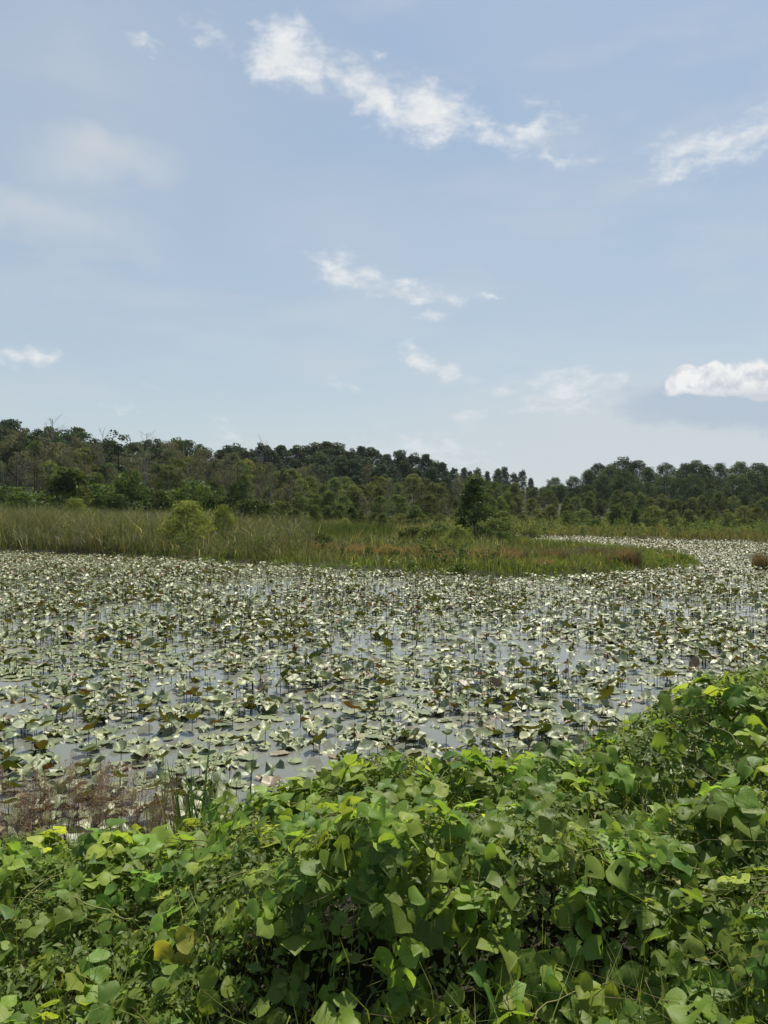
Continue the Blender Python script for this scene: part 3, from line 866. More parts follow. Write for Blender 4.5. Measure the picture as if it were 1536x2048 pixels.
field("fresh_grass", M_fringe, p, lambda x, y, sd, px: (0.20 + 0.30 * sstep(-0.3, 2.5, sd)) * rng.uniform(0.6, 1.4, len(x)), wid_(0.0008), 0.3, n_(0.5, 0.25), "bright green grass fringing the marsh shore", 4)
p = marsh_points(30000, 985, 1430, 75, inset=0.3, screen=0.3)
p = p[(p[:, 1] < 62) & (p[:, 2] > 0.2 + 2.6 * (fbm(p[:, 0], p[:, 1], 2.6, 91) - 0.42))]
field("point_sedge", M_sedge, p, lambda x, y, sd, px: rng.uniform(0.18, 0.48, len(x)) * (0.6 + 0.7 * fbm(x, y, 3, 9)) * np.interp(px, [1000, 1100, 1420], [1.7, 1.1, 0.9]), wid_(0.0007), 0.22, n_(0.4, 0.22), "green sedge on the low marsh point", 5)
p = marsh_points(50000, 900, 1590, 150, screen=0.7, dmin=58)
p = p[p[:, 1] > 60]
field("meadow_grass", M_meadow, p, lambda x, y, sd, px: rng.uniform(0.25, 0.65, len(x)) * (0.5 + 0.9 * fbm(x, y, 14, 9)), wid_(0.0008), 0.25, n_(0.5, 0.25), "dry yellow-olive grass along the far shore", 6)
def weeds(name, mat, pts, h, per, size, label, seed):
    r = np.random.default_rng(seed)
    n = len(pts)
    x, y = np.repeat(pts[:, 0], per), np.repeat(pts[:, 1], per)
    hh = np.repeat(h, per)
    t = r.uniform(0.1, 1, n * per)
    a, q_ = r.uniform(0, 6.28, n * per), np.repeat(r.uniform(0.15, 0.5, n), per) * np.sqrt(r.uniform(0, 1, n * per)) * (1.1 - 0.6 * t)
    pos = np.stack([x + np.cos(a) * q_, y + np.sin(a) * q_, terrain(x, y) + hh * t], 1)
    v, f = quads(pos, r.normal(size=(n * per, 3)) + [0, -0.1, 0.7], r.uniform(0.6, 1.3, n * per) * size, 2.0, seed=seed)
    tt = np.clip(np.repeat(r.normal(0.5, 0.22, n), per) + r.normal(0, 0.14, n * per), 0, 1)
    tag(link(name, mesh(name, v, f, mat, np.repeat(tt, 4))), label, "weeds", None, "stuff")
p = marsh_points(900, -60, 1000, 95)
p = p[p[:, 2] > 0.8]
weeds("marsh_weeds", M_olive, p, rng.uniform(0.4, 1.5, len(p)) * np.interp(p[:, 3], [0, 400, 700, 1000], [1.3, 1.1, 0.75, 0.7]), 50, 0.08, "leafy weeds mixed among the reeds and sedge", 71)
p = marsh_points(420, 200, 1400, 60, inset=-0.1, screen=0.2)
p = p[p[:, 2] < 2.2]
weeds("shore_weeds", M_fringe, p, rng.uniform(0.15, 0.5, len(p)), 40, 0.07, "low broad-leaved weeds along the marsh shore", 72)
p = marsh_points(500, 900, 1590, 120, screen=0.7, dmin=62)
p = p[p[:, 1] > 62]
weeds("meadow_weeds", M_olive, p, rng.uniform(0.4, 1.4, len(p)), 46, 0.10, "leafy weeds and seedlings in the far meadow", 73)
# russet sedge tussocks, countable
def tussock_mesh(seed, n=330, spread=0.5, mat=M_russet):
    r = np.random.default_rng(seed)
    a, q_ = r.uniform(0, 6.28, n), np.sqrt(r.uniform(0, 1, n)) * spread
    pos = np.stack([np.cos(a) * q_, np.sin(a) * q_, np.zeros(n)], 1)
    lean = np.stack([np.cos(a), np.sin(a)], 1) * (q_ / spread)[:, None] * 0.28 + r.normal(0, 0.13, (n, 2))
    v, f = blades(pos, r.uniform(0.6, 1.1, n), r.uniform(0.02, 0.035, n), lean, seed)
    return mesh("blades", v, f, mat, np.repeat(np.clip(r.normal(0.5, 0.25, n), 0, 1), 5))
TUS = [tussock_mesh(700 + i) for i in range(3)]
for px, py, s, sz, lab in [(965, 1135, 1.3, 0.95, "russet sedge tussock on the marsh point, below the lone bush"), (1000, 1138, 1.5, 1.0, "widest russet tussock on the bright green shore"),
                           (1035, 1136, 1.2, 0.8, "lower russet tussock at the wide one's side"), (1185, 1118, 1.4, 0.6, "olive dark tussock on the back of the marsh point"), (1110, 1128, 1.3, 0.7, "brownish tussock on the low open part of the point"), (1080, 1146, 0.9, 0.6, "small dark tussock by the bright shore grass"), (1330, 1128, 1.0, 0.45, "low dark tussock close to the outermost tip"), (1235, 1138, 1.1, 0.95, "dark brown tussock alone near the tip of the point"), (1262, 1138, 1.0, 0.95, "dark brown tussock nearest the point's tip"),
                           (1527, 1139, 0.9, 1.0, "brown tussock standing alone in the lily pads"), (805, 1128, 1.7, 0.95, "pinkish russet tussock before the weedy bushes"), (840, 1130, 1.6, 0.85, "pinkish tussock beside a dark weedy patch"),
                           (745, 1126, 1.6, 0.9, "pale russet tussock towards the cattails"), (700, 1122, 1.5, 0.95, "tan russet tussock under the dark rushes"), (650, 1118, 1.4, 0.9, "faded tussock at the cattails' edge"), (880, 1132, 1.3, 0.8, "olive-brown tussock beside the weedy bushes, towards the wide one")]:
    w = px2w(px, py)
    e = link("sedge_tussock", R.choice(TUS), None, (w[0], w[1], float(terrain(w[0], w[1])) - 0.02), (0, 0, R.uniform(0, 6)), (s, s, sz))
    if px > 1500:
        e.location.z = -0.05
    tag(e, lab, "sedge", "russet sedge tussocks")

# ------------------------------------------------------------------ pond lilies
def lily_mesh(kind, seed, rings, segs):
    """heart-shaped leaf of length about 1 lying in XY, stalk joint at the origin; returns verts, faces, uv"""
    r = np.random.default_rng(seed)
    ths = np.linspace(math.radians(13), math.radians(347), segs)   # measured from the notch, at -Y
    v = [(0, 0, 0)]
    wob = r.uniform(0, 6.28, 3)
    rag = np.where(r.random(segs) < 0.25, r.uniform(0.03, 0.16, segs), r.uniform(0, 0.03, segs))
    for k in range(1, rings + 1):
        q_ = k / rings
        for th in ths:
            a = -math.pi / 2 + th
            lobe = 1.0 + 0.12 * math.cos(2 * a + math.pi) + 0.05 * math.sin(3 * th + wob[0])
            notch = 1 - 0.18 * math.exp(-((min(th, 2 * math.pi - th)) / 0.35) ** 2)
            x, y = math.cos(a) * q_ * 0.46 * lobe * notch, math.sin(a) * q_ * 0.54 * lobe * notch
            z = 0.0
            tw = math.sin(a + wob[0])
            if kind == 'cupped':
                z = 0.14 * q_ ** 1.7 * (1 + 0.7 * tw) + 0.22 * abs(x) + 0.06 * q_ * math.sin(3 * th + wob[1])
            elif kind == 'folded':
                z = 0.85 * abs(x) * (0.7 + 0.3 * math.sin(th + wob[1])) + 0.06 * q_ * math.sin(4 * th + wob[2])
            elif kind == 'drooping':
                z = -0.22 * q_ ** 2 * (1 + 0.6 * tw) + 0.30 * abs(x) * (0.5 + 0.5 * tw) + 0.10 * q_ * math.sin(2 * th + wob[1])
            elif kind == 'wavy':
                z = 0.16 * q_ ** 1.5 * math.sin(4 * th + wob[1]) + 0.07 * q_ * math.sin(7 * th + wob[2])
            elif kind == 'curled':
                z = 0.55 * max(0, math.sin(th * 0.5 + wob[1]) * q_) ** 2 + 0.25 * (x / 0.46) ** 2 * 0.5 + 0.06 * q_ * math.sin(5 * th + wob[2])
            else:
                z = 0.02 * q_ * math.sin(3 * th + wob[1])
            if rings > 2:
                j = int(np.searchsorted(ths, th - 1e-9))
                z += 0.012 * q_ * (-1) ** j
                if k == rings:
                    e_ = 1 - rag[j]
                    x, y = x * e_, y * e_
            v.append((x, y, z))
    f = []
    for j in range(segs - 1):
        f.append((0, 1 + j, 2 + j))
        for k in range(1, rings):
            a, b = 1 + (k - 1) * segs + j, 1 + k * segs + j
            f += [(a, b, b + 1), (a, b + 1, a + 1)]
    return np.array(v), np.array(f)
SHAPES = ['flat', 'cupped', 'folded', 'drooping', 'wavy', 'curled']
near_shapes = {k: [lily_mesh(k, 800 + i * 3 + j, 3, 20) for j in range(3)] for i, k in enumerate(SHAPES)}
far_shapes = {k: [lily_mesh(k, 800 + i * 3 + j, 1, 8) for j in range(2)] for i, k in enumerate(SHAPES)}
mid_shapes = {k: [lily_mesh(k, 800 + i * 3 + j, 2, 9) for j in range(3)] for i, k in enumerate(SHAPES)}

def lily_field():
    m = 180000
    d = np.sqrt(rng.uniform(5.2 ** 2, 76 ** 2, m))
    px = rng.uniform(-260, 1796, m)
    x = (px - 768) / PX * d
    ok = poly_sd(x, d) < -0.15
    ok &= d > 5.9 + 0.2 * np.clip(x, -4, 6) - 0.1
    py = HZ + PX * EYE / d
    cover = 0.38 + 0.9 * sstep(0.34, 0.62, fbm(x, d, 2.6, 21)) * (0.55 + 0.6 * fbm(x, d, 9, 31))
    for cx, cy, rx, ry, k in [(40, 1425, 80, 32, 0.8), (300, 1480, 110, 32, 0.65), (1150, 1330, 200, 35, 0.45), (850, 1265, 260, 25, 0.35), (560, 1400, 80, 25, 0.5), (120, 1500, 120, 22, 0.6), (1040, 1330, 100, 30, 0.3), (420, 1290, 120, 20, 0.3), (950, 1500, 60, 14, 0.4)]:
        cover *= 1 - k * np.exp(-((px - cx) / rx) ** 2 - ((py - cy) / ry) ** 2)
    cover *= np.interp(d, [6, 12, 30, 76], [0.95, 0.92, 1.0, 1.25])
    ok &= rng.random(m) < cover * 0.90 * np.interp(d, [5, 10, 20, 45, 76], [0.85, 0.95, 1.1, 1.2, 1.0])
    return x[ok], d[ok], px[ok], py[ok]
lx, ly, lpx, lpy = lily_field()
nl = len(lx)
lsize = rng.uniform(0.115, 0.255, nl) * rng.choice([1, 1, 1, 0.7], nl) * np.interp(ly, [8, 15, 26, 45], [1.08, 0.95, 0.82, 0.75])
emerg = fbm(lx, ly, 1.7, 41)
lift = np.where(rng.random(nl) < 0.25 + 0.9 * sstep(0.40, 0.62, emerg), rng.uniform(0.04, 0.25, nl) * rng.uniform(0.4, 1, nl), 0.008 + rng.uniform(0, 0.02, nl))
floating = lift < 0.05
tilt = np.where(floating, np.abs(rng.normal(0, 0.05, nl)), np.abs(rng.normal(0.26, 0.33, nl)))
tdir = rng.uniform(0, 2 * math.pi, nl)
spin = rng.uniform(0, 2 * math.pi, nl)
ltint = np.clip(np.where(rng.random(nl) < np.interp(ly, [30, 50], [0.07, 0.30]), rng.uniform(0.82, 1.0, nl), rng.normal(0.37, 0.22, nl)), 0, 1)
shp = np.where(floating, rng.choice([0, 0, 4, 4, 0, 3], nl), rng.choice([1, 1, 2, 3, 3, 4, 5, 5], nl))
var = rng.integers(0, 2, nl)
def lily_mats(idx):
    ax = np.stack([np.cos(tdir[idx]), np.sin(tdir[idx]), np.zeros(len(idx))], 1)
    c, s = np.cos(tilt[idx]), np.sin(tilt[idx])
    Kx = np.zeros((len(idx), 3, 3))
    Kx[:, 0, 2], Kx[:, 1, 2], Kx[:, 2, 0], Kx[:, 2, 1] = ax[:, 1], -ax[:, 0], -ax[:, 1], ax[:, 0]
    Rt = np.eye(3)[None] + s[:, None, None] * Kx + (1 - c)[:, None, None] * (Kx @ Kx)
    Rz = np.zeros((len(idx), 3, 3))
    cs, sn = np.cos(spin[idx]), np.sin(spin[idx])
    Rz[:, 0, 0], Rz[:, 0, 1], Rz[:, 1, 0], Rz[:, 1, 1], Rz[:, 2, 2] = cs, -sn, sn, cs, 1
    return Rt @ Rz
# the 300 that show largest, each a thing of its own
score = lsize / ly
vis_edge = np.interp(lpx, [0, 350, 520, 780, 1080, 1260, 1330, 1400, 1536], [1640, 1640, 1580, 1530, 1500, 1470, 1410, 1370, 1350])
top_z_py = HZ + PX * (EYE - lift) / ly
seen = (lpx > -10) & (lpx < 1546) & (top_z_py < vis_edge)
order = np.argsort(np.where(seen, -score, 1))
ind = order[:300]
is_ind = np.zeros(nl, bool)
is_ind[ind] = True
lily_cache = {}
def lily_data(k, j, tq):
    key = (k, j, tq)
    if key not in lily_cache:
        bv, bf = near_shapes[k][j]
        lily_cache[key] = mesh("leaf_blade", bv, bf, M_lily, np.full(len(bv), tq / 6.0), smooth=True)
    return lily_cache[key]
sv_, sf_ = tube([(0, 0, 0), (0.08, 0.03, 0.5), (0, 0, 1)], [1, 0.9, 0.7], 5)
sv_[:, :2] *= 1.0
stalk_tpl = mesh("stalk", sv_ * [1, 1, 1], sf_, M_stalk, np.full(len(sv_), 0.5), smooth=True)
LZ = [(-200, 330, "behind the purple grass"), (330, 470, "behind the tall reed blades"), (470, 640, "off the yellow-green vine tip"), (640, 800, "beyond the vine's middle edge"), (800, 960, "past the vine's rounded shoulder"),
      (960, 1120, "before the dense vine crest"), (1120, 1300, "in the corner between vine mounds"), (1300, 1800, "over the highest vine mound")]
def zone(px):
    for a, b, s in LZ:
        if a <= px < b:
            return s
mats = lily_mats(ind)
lily_items = []
for q_, i in enumerate(ind):
    k = SHAPES[shp[i]]
    tq = int(round(ltint[i] * 6))
    root = link("pond_lily", None, None, (lx[i], ly[i], 0.0))
    tag(root, None, "lily pad", "pond lily leaves near the bank")
    b = link("leaf_blade", lily_data(k, int(var[i]), tq), root)
    Mx = Matrix(mats[q_].tolist()).to_4x4()
    b.matrix_local = Matrix.Translation((0, 0, float(lift[i]))) @ Mx @ Matrix.Scale(float(lsize[i]), 4)
    if not floating[i]:
        s = link("stalk", stalk_tpl, root)
        rr = 0.0055
        s.matrix_local = Matrix.Translation((0, 0, -0.3)) @ Matrix.Diagonal((rr, rr, float(lift[i]) + 0.3, 1))
    hue = "browned" if ltint[i] > 0.8 else ("yellowish" if ltint[i] > 0.58 else ("deep green" if ltint[i] < 0.3 else "green"))
    pose = "floating" if floating[i] else ("low-standing" if lift[i] < 0.11 else "tall-standing")
    size = "large" if lsize[i] > 0.225 else ("small" if lsize[i] < 0.14 else "")
    kk = {'flat': 'flat', 'wavy': 'wavy-edged'}.get(k, k)
    lily_items.append((root, " ".join(f"{size} {hue} {kk} lily leaf {pose} {zone(lpx[i])}".split()), lpx[i], ly[i]))
uniquify(lily_items)
# all the others
g = Geo()
gs = Geo()
for si, k in enumerate(SHAPES):
    for j in range(2):
        for lo, hi, lib in ((0, 14, near_shapes), (14, 26, mid_shapes), (26, 200, far_shapes)):
            sel = np.nonzero((~is_ind) & (shp == si) & (var == j) & (ly >= lo) & (ly < hi))[0]
            if not len(sel):
                continue
            bv, bf = lib[k][j]
            Mx = lily_mats(sel) * lsize[sel][:, None, None]
            T = np.stack([lx[sel], ly[sel], lift[sel]], 1)
            v, f, t = scatter(bv, bf, Mx, T, ltint[sel])
            g.add(v, f, t)
tag(link("lily_leaves", g.mesh("lily_leaves", M_lily, True)), "thousands of lily leaves covering the open pond", "lily pads", None, "stuff")
sel = np.nonzero((~is_ind) & (~floating) & (ly < 34))[0]
bv, bf = tube([(0, 0, 0), (0.08, 0.03, 0.5), (0, 0, 1)], [1, 0.9, 0.7], 3)
Mx = np.zeros((len(sel), 3, 3))
Mx[:, 0, 0] = Mx[:, 1, 1] = np.clip(ly[sel] * 0.0006, 0.005, 0.012)
Mx[:, 2, 2] = lift[sel] + 0.1
v, f, t = scatter(bv, bf, Mx, np.stack([lx[sel], ly[sel], np.full(len(sel), -0.1)], 1), np.full(len(sel), 0.5))
tag(link("lily_stalks", mesh("lily_stalks", v, f, M_stalk, t)), "thin dark stalks under the pond's lily leaves", "stalks", None, "stuff")

# ------------------------------------------------------------------ vine bank at the photographer's feet
def vine_top(x, y):
    """height of the vines' upper surface"""
    x, y = np.asarray(x, dtype=float), np.asarray(y, dtype=float)
    base = np.interp(x, [-3.5, -2.2, -1.2, -0.6, 0.0, 0.9, 1.22, 1.5, 1.8, 2.2, 3.5], [1.02, 1.05, 1.00, 1.27, 1.46, 1.50, 1.49, 1.62, 1.73, 1.79, 1.85])
    edge = np.interp(x, [-2.5, -1.0, 0, 1.2, 2.2, 3.5], [4.45, 4.35, 4.4, 4.5, 4.9, 5.2])
    fall = sstep(1.3, -0.1, y - edge)
    z = base * (0.25 + 0.75 * fall)
    near = sstep(3.0, 1.9, y)
    z += near * np.interp(x, [-2, -0.8, 0, 0.8, 2], [0.38, 0.22, 0.0, -0.05, -0.15])
    z -= 0.62 * np.exp(-((x + 0.33) / 0.42) ** 2 - ((y - 2.55) / 0.34) ** 2)
    z -= 0.70 * np.exp(-((x - 0.62) / 0.50) ** 2 - ((y - 2.50) / 0.36) ** 2)
    z -= 0.28 * np.exp(-((x - 1.55) / 0.35) ** 2 - ((y - 3.9) / 0.30) ** 2)
    z += 0.16 * np.exp(-((x + 0.05) / 0.55) ** 2 - ((y - 3.15) / 0.25) ** 2)
    z += 0.46 * (fbm(x + 9, y + 3, 0.75, 51) - 0.5) + 0.10 * (vnoise(x, y, 0.22, 52) - 0.5)
    return np.maximum(z, terrain(x, y) + 0.08)
def vine_normal(x, y):
    e = 0.06
    return unit(np.stack([vine_top(x - e, y) - vine_top(x + e, y), vine_top(x, y - e) - vine_top(x, y + e), np.full(np.shape(x), 2 * e)], -1))

def kudzu_leaf(seed):
    """three broad leaflets on one stalk, all one connected surface; joint at the origin, faces +Z, tip to +Y"""
    r = np.random.default_rng(seed)
    v, uv, f = [(0, 0, 0)], [(0, 0)], []
    T = [0.0, 0.10, 0.26, 0.44, 0.62, 0.80, 1.0]
    lob = r.uniform(-0.03, 0.06)
    Wd = [0.0, 0.30, 0.46, 0.52 + lob, 0.42 - lob * 0.5, 0.20, 0.0]
    for q_, (rot, off, sc_) in enumerate([(0, 0.055, r.uniform(0.95, 1.1)), (math.radians(80 + r.uniform(-12, 12)), 0.012, r.uniform(0.78, 0.98)), (math.radians(-80 + r.uniform(-12, 12)), 0.012, r.uniform(0.78, 0.98))]):
        L = 0.135 * sc_
        droop, fold, roll = r.uniform(0.05, 1.0), r.uniform(0.0, 0.6), r.normal(0, 0.35)
        wob = r.uniform(0, 6.28)
        rows = []
        for t, w in zip(T, Wd):
            cols = [0.0] if w == 0 else [-1, -0.5, 0, 0.5, 1]
            row = []
            for c in cols:
                asym = 1.0 + (0.16 * c if q_ == 1 else (-0.16 * c if q_ == 2 else 0.0))
                x = c * w * L * 1.03 * asym
                y = off + t * L + (0.02 * L * abs(c) * (-1 if t < 0.3 else 0.4))
                z = -droop * L * t * t * 0.55 + fold * abs(x) - 0.25 * (x / L) ** 2 * L * 1.2 + 0.04 * L * math.sin(6 * t + 3 * c + wob) + x * roll
                ca, sa = math.cos(rot), math.sin(rot)
                v.append((x * ca - y * sa, x * sa + y * ca, z))
                uv.append((c * w * 2, t))
                row.append(len(v) - 1)
            rows.append(row)
        f.append((0, rows[0][0], rows[1][2]))
        for a, b in zip(rows, rows[1:]):
            if len(a) == 1:
                f += [(a[0], b[k + 1], b[k]) for k in range(4)]
            elif len(b) == 1:
                f += [(a[k], a[k + 1], b[0]) for k in range(4)]
            else:
                for k in range(4):
                    f += [(a[k], a[k + 1], b[k + 1]), (a[k], b[k + 1], b[k])]
    # leaf stalk: three sides, joined to the common joint
    e = np.array([0.0, -0.06, -0.15])
    n0 = len(v)
    for a in range(3):
        c, s = math.cos(a * 2.094), math.sin(a * 2.094)
        v.append((c * 0.002, s * 0.002, 0))
        uv.append((0, 0))
    for a in range(3):
        c, s = math.cos(a * 2.094), math.sin(a * 2.094)
        v.append((e[0] + c * 0.002, e[1] + s * 0.002, e[2]))
        uv.append((0, 0))
    for a in range(3):
        b = (a + 1) % 3
        f += [(0, n0 + a, n0 + b), (n0 + a, n0 + 3 + a, n0 + 3 + b), (n0 + a, n0 + 3 + b, n0 + b)]
    if seed % 3 == 2:      # eaten by insects
        for q_ in sorted(r.choice(len(f) - 9, 4, replace=False), reverse=True):
            del f[int(q_)]
    v = np.array(v)
    t = [0.05, 0.2, 0.35, 0.5, 0.6, 0.72, 0.84, 0.45][seed % 8]
    return mesh("leaf", v, np.array(f), M_kudzu, np.full(len(v), t), np.array(uv), True)
KUD = [kudzu_leaf(900 + i) for i in range(16)]
YEL = []
for i in range(2):
    m_ = KUD[i].copy()
    m_.attributes["tint"].data.foreach_set("value", np.full(len(m_.vertices), 0.97, dtype=np.float32))
    YEL.append(m_)

VINES = [("vine spilling over the crest in front of the open water", 0.15, 4.2), ("vine of small crowded leaves under the high mound", 2.0, 3.7), ("vine creeping among grass at the bank's outer corner", 1.65, 2.5), ("vine on the crest beside the reed clump", -1.0, 3.9), ("vine heaped highest beside the open lily water", 1.75, 4.5), ("vine along the pond edge with upright broad leaves", 0.75, 4.15), ("vine with a yellow-green tip beside the reeds", -0.55, 4.0),
         ("broad-leaved vine arching over the dark hollow", 0.05, 3.1), ("vine with scattered leaves beneath the purple grass", -1.45, 3.3), ("weedy vine tangled through grass on the bank", 1.25, 3.1),
         ("vine trailing lowest on the bank, beside the weeds", -0.75, 2.1), ("vine with big leaves in front of the dark hollow", 0.75, 2.15)]
vines = []
for lab, vx, vy in VINES:
    e = link("kudzu_vine", None, None, (vx, vy, float(terrain(vx, vy))))
    tag(e, lab, "vine", "vines on the near bank")
    vines.append(e)
VXY = np.array([(a, b) for _, a, b in VINES])
# density of large leaves over the bank, from how the photograph shows them
def big_density(px, py):
    d = 0.20 + 0 * px
    for cx, cy, rx, ry, k in [(1430, 1440, 130, 90, 1.0), (1130, 1530, 210, 55, 1.0), (640, 1600, 130, 60, 0.9), (700, 1720, 200, 90, 1.0), (900, 1800, 170, 120, 0.8), (260, 1720, 160, 60, 0.75), (860, 1560, 120, 50, 0.7),
                              (1450, 1600, 120, 80, 0.5), (1300, 1800, 250, 160, 0.5), (1450, 1950, 140, 110, 0.85), (1080, 2010, 160, 60, 0.9), (760, 2000, 120, 60, 0.5), (350, 1900, 140, 110, 0.5), (260, 2020, 100, 50, 0.5), (30, 1760, 60, 60, 0.6), (60, 1900, 60, 60, 0.4)]:
        d = np.maximum(d, k * np.exp(-((px - cx) / rx) ** 2 - ((py - cy) / ry) ** 2))
    return d
m = 25000
cx, cy = rng.uniform(-3.6, 3.8, m), rng.uniform(1.3, 6.0, m)
cz = vine_top(cx, cy)
cpx, cpy = proj(cx, cy, cz)
keep = (cpx > -330) & (cpx < 1870) & (cpy < 2380)
keep &= (rng.random(m) < 0.6) | ((cpx > -60) & (cpx < 1600) & (cpy < 2120))
keep &= rng.random(m) < big_density(cpx, cpy) * np.where(cpx < 520, 0.8, 1.0) * np.where(cy > 4.9, 0.4, 1.0)
keep &= ~((cx < -1.0) & (cy > 4.55)) & ~((cx < -0.75) & (cy > 4.9)) & (cy < 5.6 + 0.1 * cx)
cx, cy, cz = cx[keep], cy[keep], cz[keep]
nrm = vine_normal(cx, cy)
slope = 1 - nrm[:, 2]
cnt = [0] * len(VINES)
extra = []
for i in range(len(cx)):
    dd = ((VXY - [cx[i], cy[i]]) ** 2 * [1, 1.6]).sum(1)
    k = int(np.argmin(dd))
    if cnt[k] >= 295:
        continue
    n = Vector(nrm[i]) * 0.7 + Vector((R.gauss(0, 0.42), R.gauss(-0.20, 0.45), 0.25 + R.gauss(0, 0.15)))
    n.normalize()
    tipd = Vector((R.gauss(0, 0.8), R.gauss(-0.45, 0.7), -0.2))
    yv = (tipd - n * tipd.dot(n)).normalized()
    xv = yv.cross(n)
    rot = Matrix((xv, yv, n)).transposed().to_4x4()
    s = R.uniform(0.36, 0.80)
    off = R.uniform(-0.14, 0.11)
    lf = link("leaf", R.choice(YEL) if R.random() < 0.004 else R.choice(KUD), vines[k])
    w = Matrix.Translation((cx[i], cy[i], cz[i] + off)) @ rot @ Matrix.Scale(s, 4)
    lf.matrix_local = Matrix.Translation(-vines[k].location) @ w
    cnt[k] += 1
# runners: long thin stems that arch over the leaves, each a part of its vine
def runner(k, pts, r0=0.0035):
    pts = np.array(pts, dtype=float)
    t = np.linspace(0, 1, len(pts))
    tt = np.linspace(0, 1, 16)
    sm = np.stack([np.interp(tt, t, pts[:, q_]) for q_ in range(3)], 1)
    for _ in range(3):
        sm[1:-1] = (sm[:-2] + sm[1:-1] * 2 + sm[2:]) / 4
    sm[1:-1] += rng.normal(0, 0.006, (14, 3))
    v, f = tube(sm - np.array(vines[k].location), np.linspace(r0, r0 * 0.45, 16), 5)
    link("stem", mesh("stem", v, f, M_stem, np.full(len(v), rng.uniform(0.1, 1.0)), smooth=True), vines[k])
for q_ in range(42):
    k = q_ % len(VINES)
    x, y = VXY[k] + rng.normal(0, [0.45, 0.3])
    a = rng.uniform(0, 6.28)
    L = rng.uniform(0.35, 1.1)
    P_ = []
    for s in np.linspace(0, 1, 5):
        X, Y = x + math.cos(a) * L * s + rng.normal(0, 0.05), y + math.sin(a) * L * s * 0.7 + rng.normal(0, 0.04)
        P_.append((X, Y, float(vine_top(X, Y)) + 0.02 + 0.09 * math.sin(s * math.pi) * rng.uniform(0.3, 1.2)))
    runner(k, P_)

# small weeds, grass and twigs under and among the vines: nobody could count them
def bank_points(n, y0=1.15, y1=6.2):
    x, y = rng.uniform(-4.0, 4.2, n), rng.uniform(y0, y1, n)
    px = 768 + PX * x / y
    ok = (px > -560) & (px < 2100) & (y < 5.9 + 0.15 * x)
    return x[ok], y[ok]
n = 190000
x, y = bank_points(n)
zt = vine_top(x, y)
zb = terrain(x, y)
px_, py_ = proj(x, y, zt)
dens = 1 - 0.45 * big_density(px_, py_)
hol = np.exp(-((x + 0.33) / 0.42) ** 2 - ((y - 2.6) / 0.36) ** 2) + np.exp(-((x - 0.62) / 0.50) ** 2 - ((y - 2.55) / 0.38) ** 2)
ok = rng.random(len(x)) < dens * (1 - 0.80 * np.clip(hol, 0, 1))
ok &= ~((x < -0.95) & (y > 4.6) & (rng.random(len(x)) < 0.75))
x, y, zt, zb = x[ok], y[ok], zt[ok], zb[ok]
dep = rng.exponential(0.12, len(x)) - 0.07
z = np.maximum(zt - dep, zb + 0.01)
nn = vine_normal(x, y) * 0.7 + rng.normal(0, 0.5, (len(x), 3)) + [0, -0.15, 0.4]
clus = fbm(x, y, 0.35, 77)
v, f = quads(np.stack([x, y, z], 1), nn, rng.uniform(0.008, 0.024, len(x)) * np.where(rng.random(len(x)) < 0.15, 1.7, 1.0), 2.2, seed=5)
t = np.clip(0.15 + 0.6 * clus + rng.normal(0, 0.18, len(x)), 0, 1)
tag(link("undergrowth", mesh("undergrowth", v, f, M_under, np.repeat(t, 4))), "small-leaved green weeds filling the bank between vine leaves", "weeds", None, "stuff")
x, y = bank_points(12500)
ok = ~((x < -0.95) & (y > 4.7))
x, y = x[ok], y[ok]
z = np.maximum(vine_top(x, y) - rng.uniform(0.12, 0.30, len(x)), terrain(x, y))
v, f = blades(np.stack([x, y, z], 1), rng.uniform(0.14, 0.40, len(x)), rng.uniform(0.003, 0.007, len(x)), rng.normal(0, 0.45, (len(x), 2)), 9)
tag(link("bank_grass", mesh("bank_grass", v, f, M_under, np.repeat(np.clip(rng.normal(0.65, 0.22, len(x)), 0, 1), 5))), "thin grass blades poking through the vines", "grass", None, "stuff")
x, y = bank_points(2100)
x, y = x[~((x < -0.9) & (y > 4.6))], y[~((x < -0.9) & (y > 4.6))]
z = vine_top(x, y) + rng.uniform(-0.02, 0.10, len(x))
v, f = quads(np.stack([x, y, z], 1), rng.normal(0, 0.5, (len(x), 3)) + [0, 0, 1], rng.uniform(0.003, 0.006, len(x)), 1.1, seed=6)
tag(link("white_blossoms", mesh("white_blossoms", v, f, M_white)), "tiny white flowers dotted over the bank", "flowers", None, "stuff")
x, y = bank_points(1900)
z = np.maximum(vine_top(x, y) - rng.uniform(0.0, 0.25, len(x)), terrain(x, y) + 0.02)
v, f = blades(np.stack([x, y, z], 1), rng.uniform(0.08, 0.30, len(x)), np.full(len(x), 0.004), rng.normal(0, 0.9, (len(x), 2)), 19)
tag(link("dry_twigs", mesh("dry_twigs", v, f, M_twig)), "dry brown twigs caught in the bank's weeds", "twigs", None, "stuff")

